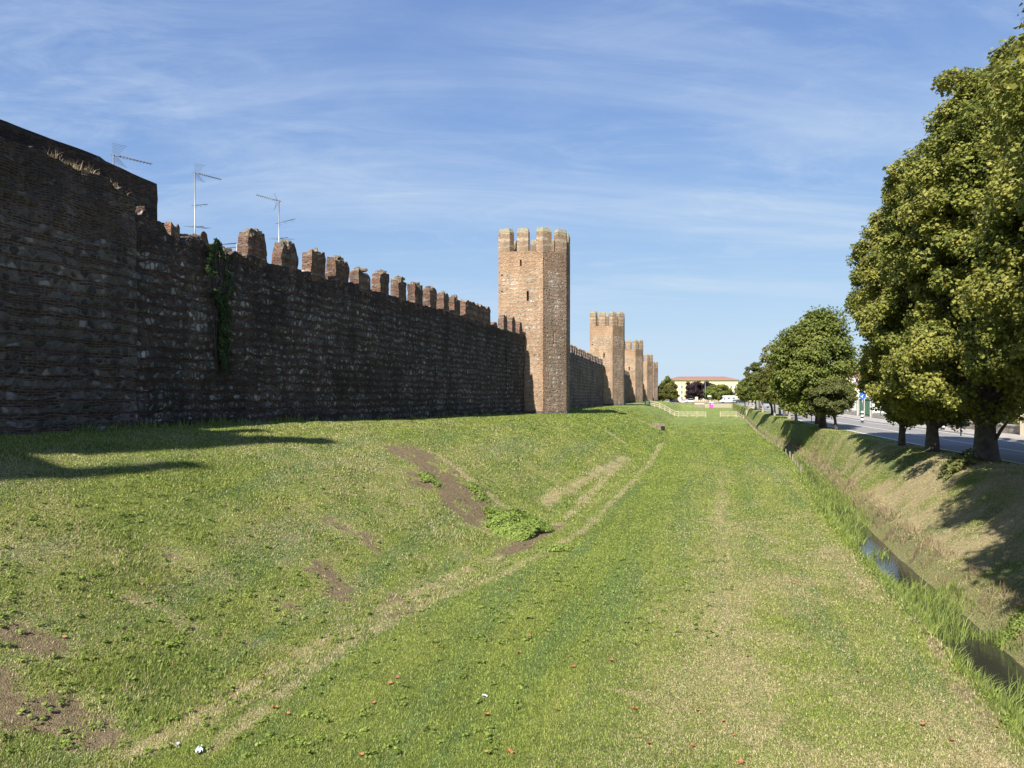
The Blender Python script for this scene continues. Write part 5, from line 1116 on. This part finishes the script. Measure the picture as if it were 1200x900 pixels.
# stakes lining the ditch
stk = None; rg = np.random.RandomState(9)
for i, y in enumerate(np.concatenate([np.arange(46, 76, 2.4), np.arange(76, 132, 3.6)])):
    if stk is None:
        m = MB(); m.tube([(0, 0, -.5), (.01, 0, 0), (.0, .01, .42)], [.06, .06, .05], 6, smooth=False); stk = m.build('wooden_stake', M['woodgrey']); o = stk
    else: o = stk.copy(); col.objects.link(o)
    x = float(xd(y))+.12*dw(y); o.location = (x, y, float(np.interp(y, [30, 75], [-3.15, -2.65]))-.28); o.rotation_euler = (rg.rand()*.2-.1, rg.rand()*.2-.1, rg.rand()*6); s = float(max(1, y/70)); o.scale = (s, s, 1)
    tag(o, 'short grey wooden stake shoring the edge of the ditch', 'stake', 'stakes lining the ditch')

# ------------------------------------------------------------------ across the road
def bollard_sign(label, y, off, h=1.05, disc=True):
    x = float(xr(y))+off; t = empty('striped_bollard', (x, y, -.88)); tag(t, label, 'bollard', 'striped bollards by the crossing'); n = 6
    m = MB()
    for i in range(n): z0, z1 = h*i/n, h*(i+1)/n; m.tube([(0, 0, z0), (0, 0, z1)], .13, 10, m=i % 2, cap=(i == n-1), smooth=False)
    m.build('striped_post', [M['black'], M['white']], t)
    if disc:
        m = MB(); m.tube([(0, 0, h), (0, 0, 2.4)], .035, 6); m.build('pole', M['metal'], t); m = MB(); m.tube([(0, -.05, 2.55), (0, -.09, 2.55)], .33, 20, smooth=False); d = m.build('sign_disc', M['blue'], t)
        m = MB(); Mx = Matrix.Translation((0, -.095, 2.55)) @ Matrix.Rotation(math.radians(40), 4, 'Y'); m.box(-.035, .035, -.004, 0, -.2, .16, 0, Mx); m.box(-.12, .12, -.004, 0, -.2, -.13, 0, Mx); m.build('arrow', M['white'], d)
def u_to_off(u, v): y = F*(EYE+.88)/(v-465); return y, (u-600)/F*y-float(xr(y))
y, of = u_to_off(1010.5, 494.5); bollard_sign('black and white striped bollard under a blue round sign beside the green gate', y, of)
y, of = u_to_off(1071.5, 503.5); bollard_sign('striped bollard without sign right of the slim trunk', y, max(6.8, of), 1.1, False)
y, of = u_to_off(1105, 503.5); bollard_sign('dark striped bollard just right of the second trunk', y, max(6.8, of), 1.0, False)
y = 44.0; x = (1126-600)/F*y; t = empty('road_sign', (x, y, -.88)); tag(t, 'blue round road sign glimpsed between the two thick trunks', 'road sign'); zc_ = EYE-(495-465)/F*y+.88
m = MB(); m.tube([(0, 0, 0), (0, 0, zc_+.3)], .035, 6); m.build('pole', M['metal'], t); m = MB(); m.tube([(0, -.05, zc_), (0, -.09, zc_)], .30, 20, smooth=False); m.build('sign_disc', M['blue'], t)
# garden walls, gates, hedges, houses
def xs(y, o=9.4): return float(xr(y))+o
def seg_dir(y0, y1, o=9.4): a = Vector((xs(y0, o), y0)); b = Vector((xs(y1, o), y1)); return a, b, (b-a).length, math.atan2(b.y-a.y, b.x-a.x)
def garden_wall(name, label, y0, y1, h, mat, o=9.4, th=.3, coping='kerb', group='garden boundaries across the road'):
    a, b, L, an = seg_dir(y0, y1, o); t = empty(name, (a.x, a.y, -.95), an); tag(t, label, 'wall', group); m = MB(); m.box(0, L, 0, th*-1, -.2, h); m.build('wall_body', M[mat], t); m = MB(); m.box(-.03, L+.03, .04, -th-.04, h+.002, h+.09); m.build('coping', M[coping], t); return t
def fence_panels(label, y0, y1, h, mat, o=9.25, n=30, base=.5, group='garden boundaries across the road'):
    a, b, L, an = seg_dir(y0, y1, o); t = empty('metal_fence', (a.x, a.y, -.9), an); tag(t, label, 'fence', group); m = MB(); m.box(0, L, 0, -.2, -.1, base); m.build('plinth', M['kerb'], t)
    m = MB()
    for i in range(n): xx = L*(i+.5)/n; m.box(xx-.02, xx+.02, -.12, -.08, base, h)
    m.box(0, L, -.13, -.07, h-.12, h-.07); m.box(0, L, -.13, -.07, base+.12, base+.17); m.build('bars', mat, t)
    for xx in (0, L/2, L): m = MB(); m.box(xx-.12, xx+.12, -.22, .02, -.1, h+.12); m.build('post', M['kerb'], t)
fence_panels('white metal garden fence left of the green gate', 92, 118, 1.9, M['white'], n=60)
fence_panels('dark green gate between pale posts', 84, 91, 2.2, M['darkgreen'], n=34, base=.15)
fence_panels('white railings in front of the cream house', 70, 83, 1.9, M['white'], n=44)
garden_wall('garden_wall', 'low stone garden wall under the clipped hedge', 46, 69, .55, 'stonelt')
garden_wall('garden_wall', 'pale block garden wall at the far right edge', 22, 40, .5, 'cream')
for i, (y, lab) in enumerate(((44.8, 'brick gate pillar at the right end of the hedge'), (42.2, 'brick gate pillar nearest the low block wall'))):
    t = empty('gate_pillar', (xs(y)-.1, y, -.95)); tag(t, lab, 'pillar', 'brick gate pillars'); m = MB(); m.box(-.25, .25, -.25, .25, -.1, 2.0); m.build('shaft', M['cream'], t); m = MB(); m.prism([(-.32, -.32), (.32, -.32), (.32, .32), (-.32, .32)], 2.0, 2.25, 0, taper=.5); m.build('cap', M['kerb'], t)
def hedge(label, y0, y1, h, mat, seed, o=10.2, w=1.0, n=9000, size=.14):
    a, b, L, an = seg_dir(y0, y1, o); t = bush('hedge', label, 'hedge', 0, L, 0, w, 0, h, M[mat], n, size, seed, 'hedges across the road'); m_ = (a+b)/2; t.location = (m_.x, m_.y, -1); t.rotation_euler = (0, 0, an)
hedge('clipped green hedge above the low stone wall across the road', 47, 69, 2.3, 'yellowish', 61, n=16000)
hedge('loose dark green hedge across the road at the right edge', 27, 41, 2.0, 'green', 62, n=9000, w=1.6)
hedge('dark hedge filling the garden behind the green gate', 78, 120, 2.4, 'green', 63, o=11.5, n=12000, size=.2)
def road_house(label, y, o, L, W, H, rise, wall, seed):
    wn_ = [(0, s, z_) for s in np.arange(2, W-1, 2.6) for z_ in (1.0, 4.0)][:0]; a = math.atan(.25); x = xs(y, o)
    side = [(1, s, z_) for s in np.arange(1.8, W-1, 2.7) for z_ in (1.0, 3.9)]; fr = [(0, s, z_) for s in np.arange(1.8, L-1, 2.9) for z_ in (1.0, 3.9)]
    return house('roadside_house', label, x, y, -1, L, W, H, rise, -.22, wall, side+fr, group='houses across the road')
road_house('cream house with a red tiled roof behind the blue round sign', 107, 10.6, 12, 9, 4.5, 1.7, 'cream', 1)
road_house('pale house with a red roof farther along the road', 128, 11.5, 14, 12, 6.3, 2.2, 'cream', 2)
road_house('pale distant house near the far end of the road', 170, 12, 14, 14, 6.2, 2.2, 'yellow', 3)
road_house('cream house hidden behind the great plane trees', 58, 15, 12, 12, 6.2, 2.2, 'cream', 4)
garden_wall('garden_wall', 'long pale garden wall far up the road behind the tree row', 121, 230, 1.3, 'stonelt')
garden_wall('garden_wall', 'pale garden wall beside the nearest stretch of road, outside the view', -20, 21, 1.4, 'stonelt')
t = empty('sign_post', (xs(62, -.9), 62, -1)); tag(t, 'thin low sign pole standing at the near road edge beside the pale trunks', 'sign'); t.location = ((951-600)/F*72, 72, -1.0); m = MB(); m.tube([(0, 0, 0), (0, 0, 1.9)], .035, 6); m.build('pole', M['metal'], t); m = MB(); m.box(-.22, .22, -.04, -.02, 1.7, 1.9); m.build('sign_panel', M['rail'], t)
